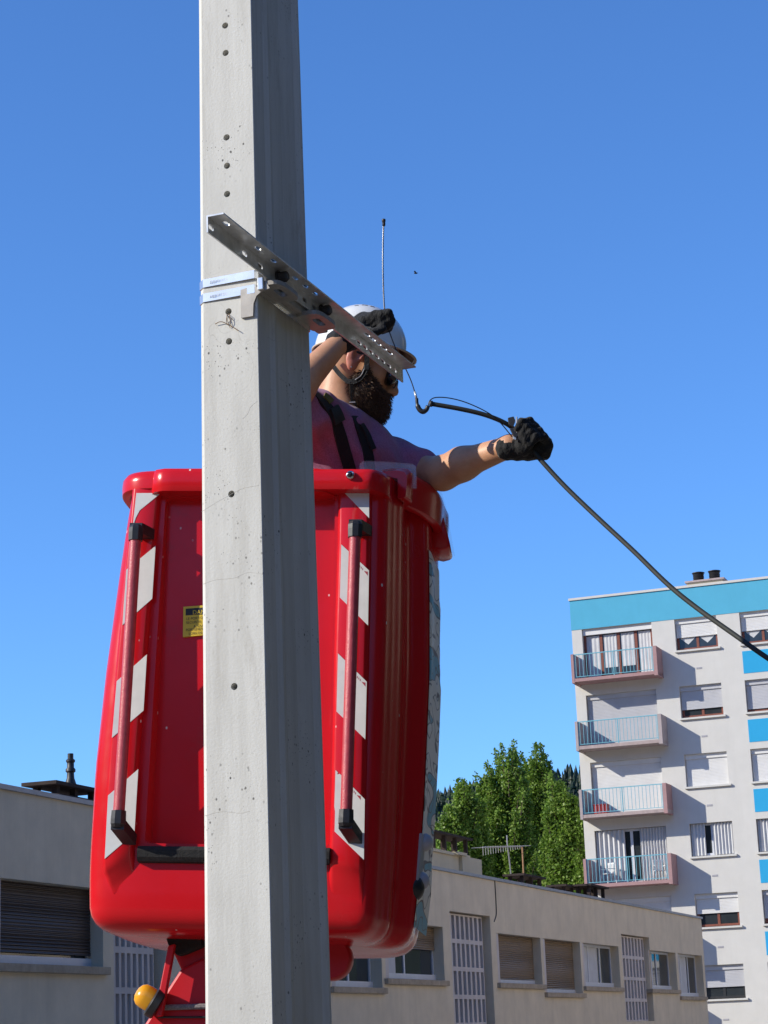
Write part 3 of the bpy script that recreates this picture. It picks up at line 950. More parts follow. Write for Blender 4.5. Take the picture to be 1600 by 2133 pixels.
# ---------------------------------------------------------------- apartment block
def apartment():
    org = W(1187, 1252, 90); zt = org[2]; org = org.copy(); org[2] = 0
    R = rotz(-AZ)
    root = empty('apartment_block', org, R, 'tall white apartment block with a blue top band and pink balconies', 'building')
    WID, DEP, FL = 13.6, 11.0, 2.885
    z1 = 18.63
    doors = []; wins = []; nf = 6
    for f in range(nf):
        zt_ = z1 - FL * f
        doors.append((.45, 3.53, zt_ - 2.28, zt_))
        for c in (4.53, 7.32, 10.8):
            wins.append((c, c + 1.80, zt_ - 1.36, zt_, f))
    holes = [d for d in doors] + [w[:4] for w in wins]
    m = MB(); REV = .30
    facade(m, 0, WID, 0, z1 + .003, holes, REV)
    for s, x in ((0, 0), (1, WID)):
        m.add([(x, 0, 0), (x, DEP, 0), (x, DEP, zt), (x, 0, zt)], [(0, 1, 2, 3)])
    m.add([(0, DEP, 0), (WID, DEP, 0), (WID, DEP, zt), (0, DEP, zt)], [(0, 1, 2, 3)])
    m.add([(0, REV + .15, 0), (WID, REV + .15, 0), (WID, REV + .15, z1), (0, REV + .15, z1)], [(0, 1, 2, 3)])
    link_mesh('wall', m.mesh(False), M['apt'], root)
    b = MB(); b.box(-.012, WID + .012, -.014, .2, z1 + .006, zt - .005)
    b.box(-.012, .2, .202, DEP, z1 + .006, zt - .005)
    b.build('blue_band', M['aptblue'], root)
    rf = MB(); rf.box(-.05, WID + .05, -.06, DEP + .05, zt, zt + .10)
    roof = rf.build('roof', M['apt'], root)
    c0 = loc(1431, 1215, org, R, 1, 2.0)[0]; c1 = loc(1506, 1215, org, R, 1, 2.0)[0]
    ch = MB(); ch.box(c0, c1, 2.0, 3.0, zt + .102, zt + .62)
    chim = ch.build('chimney', M['cream'], roof)
    MB().box(c0 - .08, c1 + .08, 1.92, 3.08, zt + .624, zt + .70).build('chimney_cap', M['slab'], chim)
    for u in (.27, .72):
        x = c0 + (c1 - c0) * u
        p = MB(); z = zt + .70; pr = [(.22, 0)]
        for q in range(5):
            pr += [(.235, .02 + q * .075), (.25, .05 + q * .075), (.215, .065 + q * .075)]
        pr += [(.28, .40), (.28, .43), (.2, .45), (0, .45)]
        p.lathe(pr, (x, 2.5, z), n=16, caps=False).build('chimney_pot', M['blackpot'], chim, True, angle=35)
    # blue panels under third column, vents
    for f in range(nf):
        zz = z1 - FL * f
        for c in (7.32, 10.8):
            MB().box(c, c + 1.80, -.012, .05, zz - 2.60, zz - 1.66).build('blue_panel', M['aptblue2'], root)
        xv = 5.33
        vb = MB(); vb.box(xv, xv + .24, -.01, .02, zz - 2.22, zz - 2.14)
        for q in range(4): vb.box(xv + .02 + q * .055, xv + .05 + q * .055, -.016, -.009, zz - 2.205, zz - 2.155)
        vb.build('wall_vent', M['grey_light'], root)
    def shutter(par, x0, x1, za, zb, mat, box=True):
        s = MB(); y = .17
        slats(s, x0 + .02, x1 - .02, za, zb - .002, y, .06, .3)
        s.box(x0 + .02, x1 - .02, y - .004, y + .02, za - .04, za)
        if box: s.box(x0 + .01, x1 - .01, y - .05, y - .006, zb - .20, zb - .003)
        return s.build('shutter', mat, par)
    def curtain(par, x0, x1, za, zb, y, amp, n, mat, name='curtain'):
        c = MB(); k = n * 6; vs = []
        for q in range(k + 1):
            u = q / k; yy = y + amp * sin(u * n * 2 * pi)
            vs += [(x0 + (x1 - x0) * u, yy, za), (x0 + (x1 - x0) * u, yy, zb)]
        c.add(vs, [(2 * q, 2 * q + 2, 2 * q + 3, 2 * q + 1) for q in range(k)])
        return c.build(name, mat, par, True)
    kinds = {0: ('w', .55, 'brown'), 1: ('g', .70, 'brown'), 2: ('w', .97, 'brown'), 3: ('fold', 0, ''), 4: ('w', .56, 'brown'), 5: ('g', .62, 'dark')}
    for (a, bb, za, zb, f) in wins:
        k, fr_, kk = kinds[f]
        if a > 7 and f == 1: fr_ = .86
        if a > 7 and f == 4: k, fr_ = 'g', .80
        y0 = .20
        frm = MB()
        fm = M['brown_frame'] if kk == 'brown' else M['pvc'] if kk == '' else M['blackpot']
        frame_boxes(frm, a + .02, bb - .02, za + .03, zb - .004, y0 + .02, y0 + .08, .09, [(a + bb) / 2])
        w = frm.build('window', fm, root)
        MB().box(a + .1, bb - .1, y0 + .045, y0 + .06, za + .1, zb - .06).build('pane', M['pane'], w)
        if k == 'fold':
            gap = a + .62; g2 = gap + .32
            curtain(w, a + .03, gap, za + .04, zb - .02, .14, .035, 4, M['curtain'], 'folding_blind')
            curtain(w, g2, bb - .03, za + .04, zb - .02, .14, .035, 6, M['curtain'], 'folding_blind')
        else:
            H = zb - za
            mt = M['shutter_grey'] if k == 'g' else M['shutter_white']
            shutter(w, a, bb, zb - H * fr_, zb, mt)
            if kk == 'brown' and f == 0:
                for u in (.27, .73):
                    xc = a + (bb - a) * u
                    cu = MB()
                    cu.add([(xc - .32, .243, zb - H * fr_), (xc + .32, .243, zb - H * fr_), (xc + .30, .243, zb - H * fr_ - .08), (xc, .243, zb - H * fr_ - .34), (xc - .30, .243, zb - H * fr_ - .08)], [(0, 1, 2, 3, 4)])
                    cu.build('lace_curtain', M['curtain'], w)
        MB().box(a - .06, bb + .10, -.10, .22, za - .075, za + .002).build('window_sill', M['apt'], w)
    balc = {0: ('pink', 'pink'), 1: ('pinkgrey', 'pinkgrey'), 2: ('pinkgrey', 'pink'), 3: ('pink', 'pink'), 4: ('pink', 'pink'), 5: ('pink', 'pink')}
    for f, (a, bb, za, zb) in enumerate(doors):
        y0 = .20
        dm = MB()
        frame_boxes(dm, a + .02, bb - .02, za + .01, zb - .004, y0 + .02, y0 + .09, .10, [a + (bb - a) * q for q in (.25, .5, .75)])
        d = dm.build('balcony_door', M['brown_frame'] if f != 3 else M['pvc'], root)
        MB().box(a + .1, bb - .1, y0 + .06, y0 + .07, za + .1, zb - .08).build('pane', M['pane'], d)
        if f == 0:
            MB().box(a + .01, bb - .01, .10, .216, zb - .26, zb - .006).build('shutter_box', M['shutter_white'], d)
            for q in range(4):
                x0 = a + .12 + (bb - a) * .25 * q; x1 = a + (bb - a) * .25 * (q + 1) - .08
                curtain(d, x0, x1, za + (.55 if q in (1, 2) else .12), zb - .30, y0 + .045, .010, 3 + q % 2, M['curtain'])
        elif f in (1, 2, 4, 5):
            shutter(d, a, bb, za + .02, zb, M['shutter_grey'] if f == 1 else M['shutter_white'])
        else:
            curtain(d, a + .03, a + 1.28, za + .03, zb - .02, .13, .05, 6, M['curtain'], 'folding_blind')
            curtain(d, a + 1.92, bb - .03, za + .03, zb - .02, .13, .05, 9, M['curtain'], 'folding_blind')
        # balcony
        x0, x1 = .16, 3.90; zs = za - .14; zt2 = za + 1.06; D = 1.0
        sl_ = MB(); sl_.box(x0, x1, -D, -.002, zs, za)
        bal = sl_.build('balcony', M['slab'] if balc[f][0] != 'pink' else M['pink'], root)
        MB().box(x0, x0 + .12, -D - .01, -.004, zs - .05, zt2).build('side_panel', M[balc[f][0]], bal)
        MB().box(x1 - .16, x1, -D - .01, -.004, zs - .05, zt2).build('side_panel', M[balc[f][1]], bal)
        rl = MB(); yr = -D + .05
        rl.box(x0 + .12, x1 - .16, yr - .02, yr + .02, zt2 - .05, zt2 - .01)
        rl.box(x0 + .12, x1 - .16, yr - .012, yr + .012, za + .06, za + .085)
        nb = 22
        for q in range(nb):
            x = x0 + .12 + (x1 - .28 - x0) * (q + .5) / nb
            rl.box(x - .009, x + .009, yr - .009, yr + .009, za + .086, zt2 - .051)
        for q in (0, .5, 1):
            x = x0 + .14 + (x1 - .32 - x0) * q
            rl.box(x - .018, x + .018, yr - .025, yr + .025, za - .05, zt2 - .052)
        rl.build('railing', M['rail'], bal)
    # things on the balconies
    def chair(xc, yc, zf, rot, label):
        pos = org + R @ np.array([xc, yc, zf])
        rt = empty('garden_chair', pos, R @ rotz(rot), label, 'chair', 'plastic garden chairs on the balconies')
        MB().box(-.22, .22, -.22, .22, .40, .43).build('seat', M['chairp'], rt)
        bk = MB()
        for q in range(5): bk.box(-.2 + q * .085, -.15 + q * .085, .20, .23, .434, .82)
        bk.box(-.22, .22, .198, .235, .82, .88); bk.build('backrest', M['chairp'], rt)
        for sx in (-1, 1):
            for sy in (-1, 1):
                MB().tube([(sx * .24, sy * .24, 0), (sx * .2, sy * .2, .398)], .022, 6).build('leg', M['chairp'], rt)
            MB().box(sx * .23 - .02, sx * .23 + .02, -.2, .2, .60, .63).build('armrest', M['chairp'], rt)
    zf3 = z1 - FL * 3 - 2.28
    chair(3.25, -.45, zf3 + .004, .5, 'white plastic garden chair at the right end of the lowest visible balcony')
    chair(1.05, -.45, zf3 + .004, -.6, 'white plastic garden chair at the left end of the lowest visible balcony')
    zf2 = z1 - FL * 2 - 2.28
    pos = org + R @ np.array([.95, -.5, zf2 + .004])
    rt = empty('storage_crate', pos, R, 'dark red plastic crate on the third balcony from the roof', 'crate')
    c = MB(); c.box(-.28, .28, -.2, .2, 0, .03)
    for s in (-1, 1):
        c.box(-.28, .28, s * .2 - .015, s * .2 + .015, .031, .38); c.box(s * .28 - .015, s * .28 + .015, -.184, .184, .031, .38)
    c.build('crate_body', M['redbox'], rt)
    MB().box(-.31, .31, -.23, .23, .384, .42).build('lid', M['redbox'], rt)
apartment()

# ================================================================== CONCRETE POLE
PORG = W(522, 460, 4.45); PORG[2] = 0
PR = rotz(-AZ)
def PL(px, py, c=0.0, ax=1): return loc(px, py, PORG, PR, ax, c)
PS = 4.45 / 4.85
def pole():
    root = empty('concrete_pole', PORG, PR, 'tall grey concrete pole with round holes in front of the red bucket', 'pole')
    a0, a1 = PL(410, 0), PL(423, 2100); b0, b1 = PL(523, 0), PL(568, 2100)
    c0, c1 = PL(612, 0, 0, 0), PL(690, 2100, 0, 0)
    def at(p, q, i, z): return p[i] + (q[i] - p[i]) * (z - p[2]) / (q[2] - p[2])
    loops = []
    for z in (0, 1.2, 2.4, 3.6, 4.8, 6.2, 8.6):
        xl = at(a0, a1, 0, z); xr = at(b0, b1, 0, z); D = at(c0, c1, 1, z)
        k = D / .32
        hf = [(xr, 0.0015), (xr - .0006, .004 * k), (xr - .0098, .087 * k), (xr - .0024, .102 * k), (xr - .006, .118 * k), (xr - .019, .155 * k), (xr - .021, .22 * k), (xr - .0105, .284 * k), (xr - .0003, .300 * k), (xr, D - .012), (xr - .012, D)]
        xm = xl + xr
        bk = [(xm - x, y) for x, y in reversed(hf)]
        bk = bk[:-2] + [(xl + .0005, .03), (xl, .012)]
        prof = [(xr - .0015, 0)] + hf + bk + [(xl + .012, 0)]
        loops.append([(x, y, z) for x, y in prof])
    m = MB().loft(loops).mesh()
    cut = MB(); tops = MB()
    holes = [(466, -8), (469, 53), (470, 110), (472, 286), (473, 345), (473, 404), (476, 649), (477, 711), (482, 1029), (488, 1430)]
    for (px, py) in holes:
        p = PL(px, py)
        cut.lathe([(.0078, -.05), (.0078, .055)], p, (0, 1, 0), 20)
    me = boolean(m, cut.mesh())
    o = link_mesh('shaft', me, M['pole'], root, True)
    me.set_sharp_from_angle(angle=radians(9))
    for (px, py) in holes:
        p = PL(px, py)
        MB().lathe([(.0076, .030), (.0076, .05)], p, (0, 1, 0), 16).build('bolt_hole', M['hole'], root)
    # hairline cracks across the front face
    ckm = plain('hairline_crack', (0.40, 0.375, 0.33), 0.95)
    for k, pix in enumerate((((420, 1066), (452, 1046), (470, 1036), (505, 1018), (540, 1011)), ((422, 1217), (450, 1208), (488, 1204), (515, 1193), (546, 1196)), ((425, 1700), (462, 1691), (500, 1694), (520, 1690)), ((505, 873), (516, 862), (522, 848), (536, 836)))):
        MB().tube(catmull([PL(x, y, .0001) for x, y in pix], 5), .0004, 4).build('hairline_crack', ckm, root)
    # dry roots hanging out of one hole
    h = MB(); r = random.Random(5)
    for k in range(5):
        p = PL(474 + r.uniform(-3, 3), 652); q = PL(478 + r.uniform(-9, 9), 672 + r.uniform(-6, 14))
        h.tube(catmull([p + (0, .006, 0), (p + q) / 2 + np.array([r.uniform(-.004, .004), -.006, 0]), q + (0, -.002, 0)], 3), .0007, 4)
    h.tube(catmull([PL(448, 675, -.004), PL(460, 670, -.006), PL(476, 676, -.003), PL(497, 689, -.006)], 4), .0009, 4)
    h.build('dry_rootlets', plain('dry_root', (0.22, 0.13, 0.06), 0.9), root)
    return at, (a0, a1, b0, b1, c0, c1)
_at, _pp = pole()

def crossarm():
    xb = .030
    cl0 = loc(430, 462, PORG, PR, 0, xb); cl1 = loc(836, 757, PORG, PR, 0, xb)
    zc = (cl0[2] + cl1[2]) / 2
    y0 = cl0[1]; y1 = loc(836, 757, PORG, PR, 0, xb)[1]
    root = empty('steel_crossarm', PORG + PR @ np.array([xb, .1, zc]), PR, 'galvanised perforated angle bar strapped across the side of the concrete pole', 'crossarm')
    B = np.array([xb, .1, zc])
    hv = cl0[2] - loc(430, 497, PORG, PR, 0, xb)[2]
    wf = .040; th = .0035
    m = MB()
    prof = [(0, 0), (wf, 0), (wf, -th), (th, -th), (th, -hv), (0, -hv)]
    m.prism([np.array([xb + x, y0, zc + z]) - B for x, z in prof], (0, y1 - y0, 0))
    cut = MB()
    Ln = y1 - y0
    def slot_h(y, ln=.007, wd=.0055):  # through horizontal flange
        pts = []
        for k in range(16):
            a = 2 * pi * k / 16
            pts.append(np.array([xb + wf * .55 + wd * cos(a), y + sin(a) * wd + (ln if sin(a) > 0 else -ln), zc - .03]) - B)
        cut.prism(pts, (0, 0, .06))
    def slot_v(y, ln=.007, wd=.0055):
        pts = []
        for k in range(16):
            a = 2 * pi * k / 16
            pts.append(np.array([xb - .02, y + sin(a) * wd + (ln if sin(a) > 0 else -ln), zc - hv * .58 + wd * cos(a)]) - B)
        cut.prism(pts, (.06, 0, 0))
    for px, py in [(452, 466), (522, 517), (556, 543), (601, 579), (623, 596), (647, 611)]:
        slot_h(loc(px, py, PORG, PR, 2, zc)[1])
    for px, py in [(437, 488), (507, 538), (540, 565), (587, 597), (610, 614), (632, 630), (652, 646)]:
        slot_v(loc(px, py, PORG, PR, 0, xb)[1])
    for k in range(5):
        slot_h(loc(763 + 12.6 * k, 695 + 9.3 * k, PORG, PR, 2, zc)[1], .011, .0045)
    for k in range(6):
        slot_v(loc(746 + 12.4 * k, 716 + 9.4 * k, PORG, PR, 0, xb)[1], .010, .0042)
    slot_v(loc(821, 768, PORG, PR, 0, xb)[1], .002, .005)
    me = boolean(m.mesh(), cut.mesh())
    link_mesh('angle_bar', me, M['steel'], root)
    for px, py in [(575, 565), (665, 627)]:
        y = loc(px, py, PORG, PR, 0, xb)[1]
        b = MB()
        b.lathe([(.016, .0), (.016, .004)], np.array([xb + th + .0005, y, zc - .019]) - B, (1, 0, 0), 20)
        b.lathe([(.013, .004), (.013, .022), (.009, .026)], np.array([xb + th, y, zc - .019]) - B, (1, 0, 0), 6)
        b.build('bolt', M['bolt'], root)
    for px, py in [(581, 541), (683, 612)]:
        y = loc(px, py, PORG, PR, 2, zc)[1]
        MB().box(.004 - .03, wf * .25 - .0, y - .055 - B[1], y + .055 - B[1], .001, .012).build('clamp_lug', M['bolt'], root, bevel=.003)
    # mounting bracket against the pole side: back plate with two slotted ears
    zb = zc - hv - .004
    yb0 = .015; yb1 = loc(655, 690, PORG, PR, 0, .0)[1]
    bb = MB(B)
    bb.box(.001, xb - .002, yb0, yb1 + .02, zb - .012, zc - .008)
    bb.build('bracket', M['cast'], root, bevel=.004)
    for (px, py) in [(583, 615), (663, 676)]:
        y = loc(px, py, PORG, PR, 0, xb + .012)[1]
        pl = []
        for k in range(24):
            a = 2 * pi * k / 24
            pl.append(np.array([.004 + .032 + .034 * np.sign(cos(a)) * abs(cos(a)) ** .5, y + .062 * np.sign(sin(a)) * abs(sin(a)) ** .6, zb - .018]) - B)
        e = MB().prism(pl, (0, 0, .010)).mesh()
        ct = MB(); pts = []
        for k in range(16):
            a = 2 * pi * k / 16
            pts.append(np.array([.044 + .009 * cos(a), y + sin(a) * .009 + (.018 if sin(a) > 0 else -.018), zb - .05]) - B)
        ct.prism(pts, (0, 0, .08))
        link_mesh('slotted_ear', boolean(e, ct.mesh()), M['cast'], root)
    # J-shaped foot of the bracket on the pole front
    def F(px, py): return PL(px, py, -.006)
    J = [F(501, 604), F(518, 598), F(540, 598), F(556, 590), F(562, 600), F(545, 606), F(534, 616), F(528, 632), F(527, 658), F(502, 662)]
    MB(B).prism(J, (0, .0055, 0)).build('bracket_foot', M['cast'], root)
    # stainless bands round the pole
    for (pa, pb, hgt) in [((416, 592), (535, 573), .019), ((416, 621), (548, 602), .020)]:
        z = (PL(*pa)[2] + PL(*pb)[2]) / 2
        a0, a1, b0, b1, c0, c1 = _pp
        xl = _at(a0, a1, 0, z); xr = _at(b0, b1, 0, z); Dp = _at(c0, c1, 1, z)
        g_ = .0025
        ring = [(xl + .012, -g_ - .0005), (xr - .004, -g_ - .004), (xr + g_, -g_ + .004), (xr + g_, Dp - .01), (xr - .010, Dp + g_), (xl + .01, Dp + g_), (xl - g_, Dp - .01), (xl - g_, .011)]
        bd = MB(B)
        t_ = .0012
        ins = [(x * 1.0 + (t_ if x < (xl + xr) / 2 else -t_), y + (t_ if y < Dp / 2 else -t_)) for x, y in ring]
        n = len(ring); vs = []
        for x, y in ring: vs += [(x, y, z - hgt / 2), (x, y, z + hgt / 2)]
        for x, y in ins: vs += [(x, y, z - hgt / 2), (x, y, z + hgt / 2)]
        fs = []
        for i in range(n):
            j = (i + 1) % n
            fs += [(2 * i, 2 * j, 2 * j + 1, 2 * i + 1), (2 * n + 2 * i, 2 * n + 2 * i + 1, 2 * n + 2 * j + 1, 2 * n + 2 * j),
                   (2 * i + 1, 2 * j + 1, 2 * n + 2 * j + 1, 2 * n + 2 * i + 1), (2 * i, 2 * n + 2 * i, 2 * n + 2 * j, 2 * j)]
        bd.add(vs, fs)
        o = bd.build('steel_band', M['strap'], root)
        em = MB(B); r = random.Random(int(z * 1000))
        for k in range(22):
            x = xl + .03 + .0035 * k
            em.box(x, x + r.uniform(.001, .0025), -g_ - .0022, -g_ - .0008 - .000, z - .003 + r.uniform(-.001, .001), z + .003 + r.uniform(-.001, .001))
        em.build('embossed_marks', M['steel'], o)
    p = PL(549, 594)
    MB(B).box(p[0] - .010, p[0] + .004, -.012, -.004, p[2] - .014, p[2] + .016).build('band_buckle', M['strap'], root, bevel=.002)
crossarm()

# ================================================================== BUCKET
BORG = W(500, 1945, 5.40)
BR = rotz(radians(-8)) @ rotx(radians(-3.5)) @ roty(radians(4.0))
def BL(px, py, yl=0.0): return loc(px, py, BORG, BR, 1, yl)
def BW(p): return BORG + BR @ np.asarray(p, float)
def bucket():
    root = empty('lift_bucket', BORG, BR, 'glossy red fibreglass lift bucket with striped ribs and handrails holding the worker', 'lift bucket')
    ZT = BL(500, 985)[2]
    def tab(pts, yl):
        q = sorted([tuple(BL(x, y, yl)[[2, 0]]) for x, y in pts])
        zz = [a for a, b in q]; xx = [b for a, b in q]
        return lambda z: float(np.interp(z, zz, xx))
    xl = tab([(276, 1020), (262, 1100), (247, 1200), (219, 1400), (197, 1600), (185, 1800), (184, 1880), (186, 1930)], .07)
    xc = tab([(786, 1050), (782, 1300), (776, 1500), (768, 1700), (757, 1900), (755, 1950)], .0)
    xr = tab([(914, 1100), (915, 1250), (912, 1400), (906, 1550), (897, 1680), (883, 1850), (869, 1975)], .52)
    xs = tab([(884, 1080), (886, 1250), (886, 1400), (880, 1550), (874, 1680), (862, 1850), (850, 1950)], .29)
    def chaikin(p, n=2):
        for _ in range(n):
            q = []
            for i in range(len(p)):
                a, b = np.array(p[i]), np.array(p[(i + 1) % len(p)])
                q += [a * .75 + b * .25, a * .25 + b * .75]
            p = q
        return p
    def outline(z):
        l, c, r, s = xl(z), xc(z), xr(z), xs(z)
        P = [(l + .11, 0), (l + .03, .012), (l + .002, .06), (l - .004, .16), (l - .002, .40), (l + .03, .60), (l + .12, .68), ((l + r) / 2, .70), (r - .12, .68), (r - .03, .63), (r, .54), (r - .004, .44),
             (s + .012, .315), (s + .0, .285), (s - .012, .275), (s - .045, .235), (c + .052, .135), (c + .034, .085), (c + .030, .055), (c + .022, .020), (c + .006, .004), (c - .03, 0), (c - .2, 0), ((l + c) / 2, 0), (l + .25, 0)]
        # even edge densities before corner cutting
        return chaikin(P, 2)
    def inset(lp, d):
        lp = [np.array(p) for p in lp]; n = len(lp); out = []
        for i in range(n):
            t = lp[(i + 1) % n] - lp[i - 1]; t /= np.linalg.norm(t) + 1e-9
            nrm = np.array([t[1], -t[0]])   # outline runs clockwise here
            out.append(lp[i] + nrm * d * SGN)
        return out
    o0 = outline(.5)
    ar = sum(o0[i][0] * o0[(i + 1) % len(o0)][1] - o0[(i + 1) % len(o0)][0] * o0[i][1] for i in range(len(o0)))
    SGN = -1 if ar > 0 else 1
    def shrink(lp, d):
        A = np.array(lp); c = (A.max(0) + A.min(0)) / 2; mx = (A.max(0) - A.min(0)) / 2
        return [c + (np.array(p) - c) * (1 - d / mx) for p in lp]
    loops = []
    for z, d in [(.0, .075), (.003, .048), (.011, .026), (.024, .011), (.040, .003), (.060, 0)]:
        loops.append([(p[0], p[1], z) for p in shrink(outline(max(z, .0)), d)])
    for z in np.linspace(.10, ZT - .002, 24):
        loops.append([(p[0], p[1], z) for p in outline(z)])
    for z in np.linspace(ZT - .004, .09, 8):
        loops.append([(p[0], p[1], z) for p in shrink(outline(z), .085)])
    body = MB().loft(loops).mesh()
    # recessed panel between the ribs
    ct = MB()
    tl, tr = BL(343, 1036), BL(700, 1036); bl, br = BL(300, 1757), BL(687, 1757)
    z0, z1 = bl[2], tl[2]
    def rr(xa, xb, za, zb, y):
        r_ = .012; pts = []
        for cx, cz, a0 in ((xb - r_, zb - r_, 0), (xa + r_, zb - r_, 90), (xa + r_, za + r_, 180), (xb - r_, za + r_, 270)):
            for k in range(5):
                a = radians(a0 + 22.5 * k); pts.append((cx + r_ * cos(a), y, cz + r_ * sin(a)))
        # slant the sides with the taper
        out = []
        for (x, yy, zz) in pts:
            u = (zz - z0) / (z1 - z0)
            dx = (tl[0] - bl[0]) * u if x < (xa + xb) / 2 else (tr[0] - br[0]) * u
            out.append(np.array([x + dx, yy, zz]))
        return out
    la = rr(bl[0], br[0], z0, z1, -.06); lb = rr(bl[0] + .004, br[0] - .004, z0 + .002, z1 - .002, 0.0)
    for p in lb:
        u = (p[2] - z0) / (z1 - z0)
        p[1] = .060 if u < .80 else .060 - .032 * (u - .80) / .20
    ct.loft([la, lb])
    me = boolean(body, ct.mesh())
    link_mesh('tub', me, M['red'], root, True)
    me.set_sharp_from_angle(angle=radians(38))
    # raised ribs
    def rib(edge_l, edge_r, name):
        L_ = catmull([BL(x, y) for x, y in edge_l], 6); R_ = catmull([BL(x, y) for x, y in edge_r], 6)
        lp = []; nl = len(L_)
        for i_, (a, b) in enumerate(zip(L_, R_)):
            w = b - a
            fd = min(1.0, (nl - 1 - i_) / 12.0); fd = fd * fd * (3 - 2 * fd)
            pr = [(a - .10 * w * 0, .012), (a, -.004), (a + w * .05, -.014), (a + w * .14, -.018), (a + w * .5, -.0185), (a + w * .86, -.018), (a + w * .95, -.014), (b, -.004), (b, .012)]
            lp.append([np.array([q[0], (y * fd + .003 * (1 - fd)) if y < 0 else y, q[2]]) for q, y in pr])
        MB().loft(lp).build(name, M['red'], root, True, angle=50)
    lrib_l = [(277, 1022), (262, 1180), (240, 1420), (222, 1660), (215, 1795), (222, 1830), (236, 1862)]
    lrib_r = [(337, 1022), (326, 1140), (308, 1365), (290, 1602), (282, 1735), (280, 1795), (279, 1830), (278, 1862)]
    rrib_l = [(705, 1022), (704, 1134), (697, 1361), (692, 1604), (687, 1770), (686, 1820), (686, 1900)]
    rrib_r = [(775, 1022), (773, 1188), (768, 1420), (763, 1665), (760, 1791), (758, 1830), (752, 1900)]
    rib(lrib_l, lrib_r, 'rib'); rib(rrib_l, rrib_r, 'rib')
    # striped reflective tape (plates with real thickness lying on the ribs)
    def tape(poly):
        o = sheet([BL(x, y, -.0192) for x, y in poly], 'reflective_stripe', M['white_tape'], root, (0, .0010, 0))
        return o
    for poly in ([(284, 1027), (335, 1027), (291, 1063), (283, 1078), (276, 1100)], [(324, 1137), (317, 1247), (255, 1302), (263, 1187)],  # first stripe's tail also traces a white highlight along the rib edge
                 [(306, 1363), (299, 1480), (233, 1537), (243, 1419)], [(288, 1602), (280, 1736), (218, 1789), (225, 1657)],
                 [(715, 1024), (769, 1024), (769, 1079)], [(711, 1134), (768.6, 1188), (766.8, 1303), (708, 1244.5)],
                 [(704, 1361), (764, 1420), (761, 1540), (701, 1482)], [(699, 1604), (704, 1609), (702, 1613), (708, 1612), (760, 1665), (758, 1791), (697, 1732), (698, 1690), (696.5, 1680)]):
        tape(poly)
    for (x, y) in ((757, 1183), (752, 1414), (742, 1650)):
        ar = MB()
        for k in range(3):
            ar.prism([BL(x - 8 + k * 3, y - 6 + k * 3, -.0196), BL(x - 6.8 + k * 3, y - 5 + k * 3, -.0196), BL(x - 7.3 + k * 3, y - 1 + k * 3, -.0196), BL(x - 8.5 + k * 3, y - 2 + k * 3, -.0196)], (0, .0003, 0))
        ar.prism([BL(x + 1, y + 6, -.0196), BL(x + 9, y + 8, -.0196), BL(x + 9, y + 16, -.0196)], (0, .0003, 0))
        ar.build('tape_mark', M['red_ink'], root)
    # handrails
    def rail(top, bot, tb, bb_):
        a = BL(top[0], top[1], -.072); b = BL(bot[0], bot[1], -.072)
        h = MB().tube([a + (b - a) * t for t in np.linspace(0, 1, 12)], .0152, 16).build('handrail', M['handle'], root, True, angle=60)
        ax = (a - b) / np.linalg.norm(a - b)
        for c, sgn in ((a, 1), (b, -1)):
            s = MB()
            # socket around the tube end, and a foot running back to the rib
            s.lathe([(.0195, -.022 * sgn), (.0205, 0), (.0205, .012 * sgn), (.016, .020 * sgn)], c + ax * .004 * sgn, ax, 8)
            x = np.array([1, 0, 0.])
            cc = c + ax * .016 * sgn
            p = [cc + np.array([-.017, -.006, -.014]), cc + np.array([.017, -.006, -.014]), cc + np.array([.017, -.006, .014]), cc + np.array([-.017, -.006, .014])]
            q = [np.array([v[0] + .018, -.016, v[2] - .03 * (sgn < 0) - .0]) for v in p]
            s.loft([p, q])
            s.build('handrail_socket', M['black_plastic'], h)
    rail((283, 1113), (247, 1704), 0, 0)
    rail((740, 1106), (721, 1702), 0, 0)
    # foam strip under the panel
    fl, fr = BL(290, 1762, -.01), BL(689, 1766, -.01)
    f = MB(); hh = .040
    f.loft([[np.array([p[0], y, p[2] - h_]) for y, h_ in ((.012, 0), (-.022, .002), (-.028, .012), (-.026, hh - .01), (-.018, hh), (.012, hh + .004))] for p in [fl + (fr - fl) * t for t in np.linspace(0, 1, 24)]])
    f.build('foam_strip', M['foam'], root)
    # warning label
    lz = [(382, 1264), (462, 1258), (456, 1320), (381, 1327)]
    yq = .0345
    P = [BL(x, y, yq) for x, y in lz]
    lab = sheet(P, 'warning_label', M['yellow'], root, (0, .008, 0))
    lab['label'] = 'yellow warning label with black heading, half hidden by the pole'
    u = (P[1] - P[0]); u /= np.linalg.norm(u); w_ = np.cross(u, (0, 1, 0)); w_ = -w_ if w_[2] < 0 else w_
    T3 = np.stack([u, w_, np.cross(u, w_)], 1)
    hd = [BL(x, y, yq - .0008) for x, y in ((387, 1268), (457, 1263), (456.5, 1277), (386.6, 1282))]
    sheet(hd, 'label_heading', M['ink'], lab, (0, .0004, 0))
    def txt(s, px, py, size, mat):
        me = text_mesh(s, size, T3, BL(px, py, yq - .0014))
        link_mesh('lettering', me, mat, lab)
    txt('DANGER', 401, 1280, .016, M['yellow'])
    for s, x, y in (('LE PORT DU', 388, 1291.5), ('SECURITE', 387.5, 1299.5), ('A JOUR', 403, 1307), ('FORTEMENT', 387, 1314.8), ('LORS DE', 393, 1322.3)):
        txt(s, x, y, .0095, M['ink'])
    # rim: a lip running round the top, lower along the right side
    l_, c_, r_, s_ = xl(ZT), xc(ZT), xr(ZT), xs(ZT)
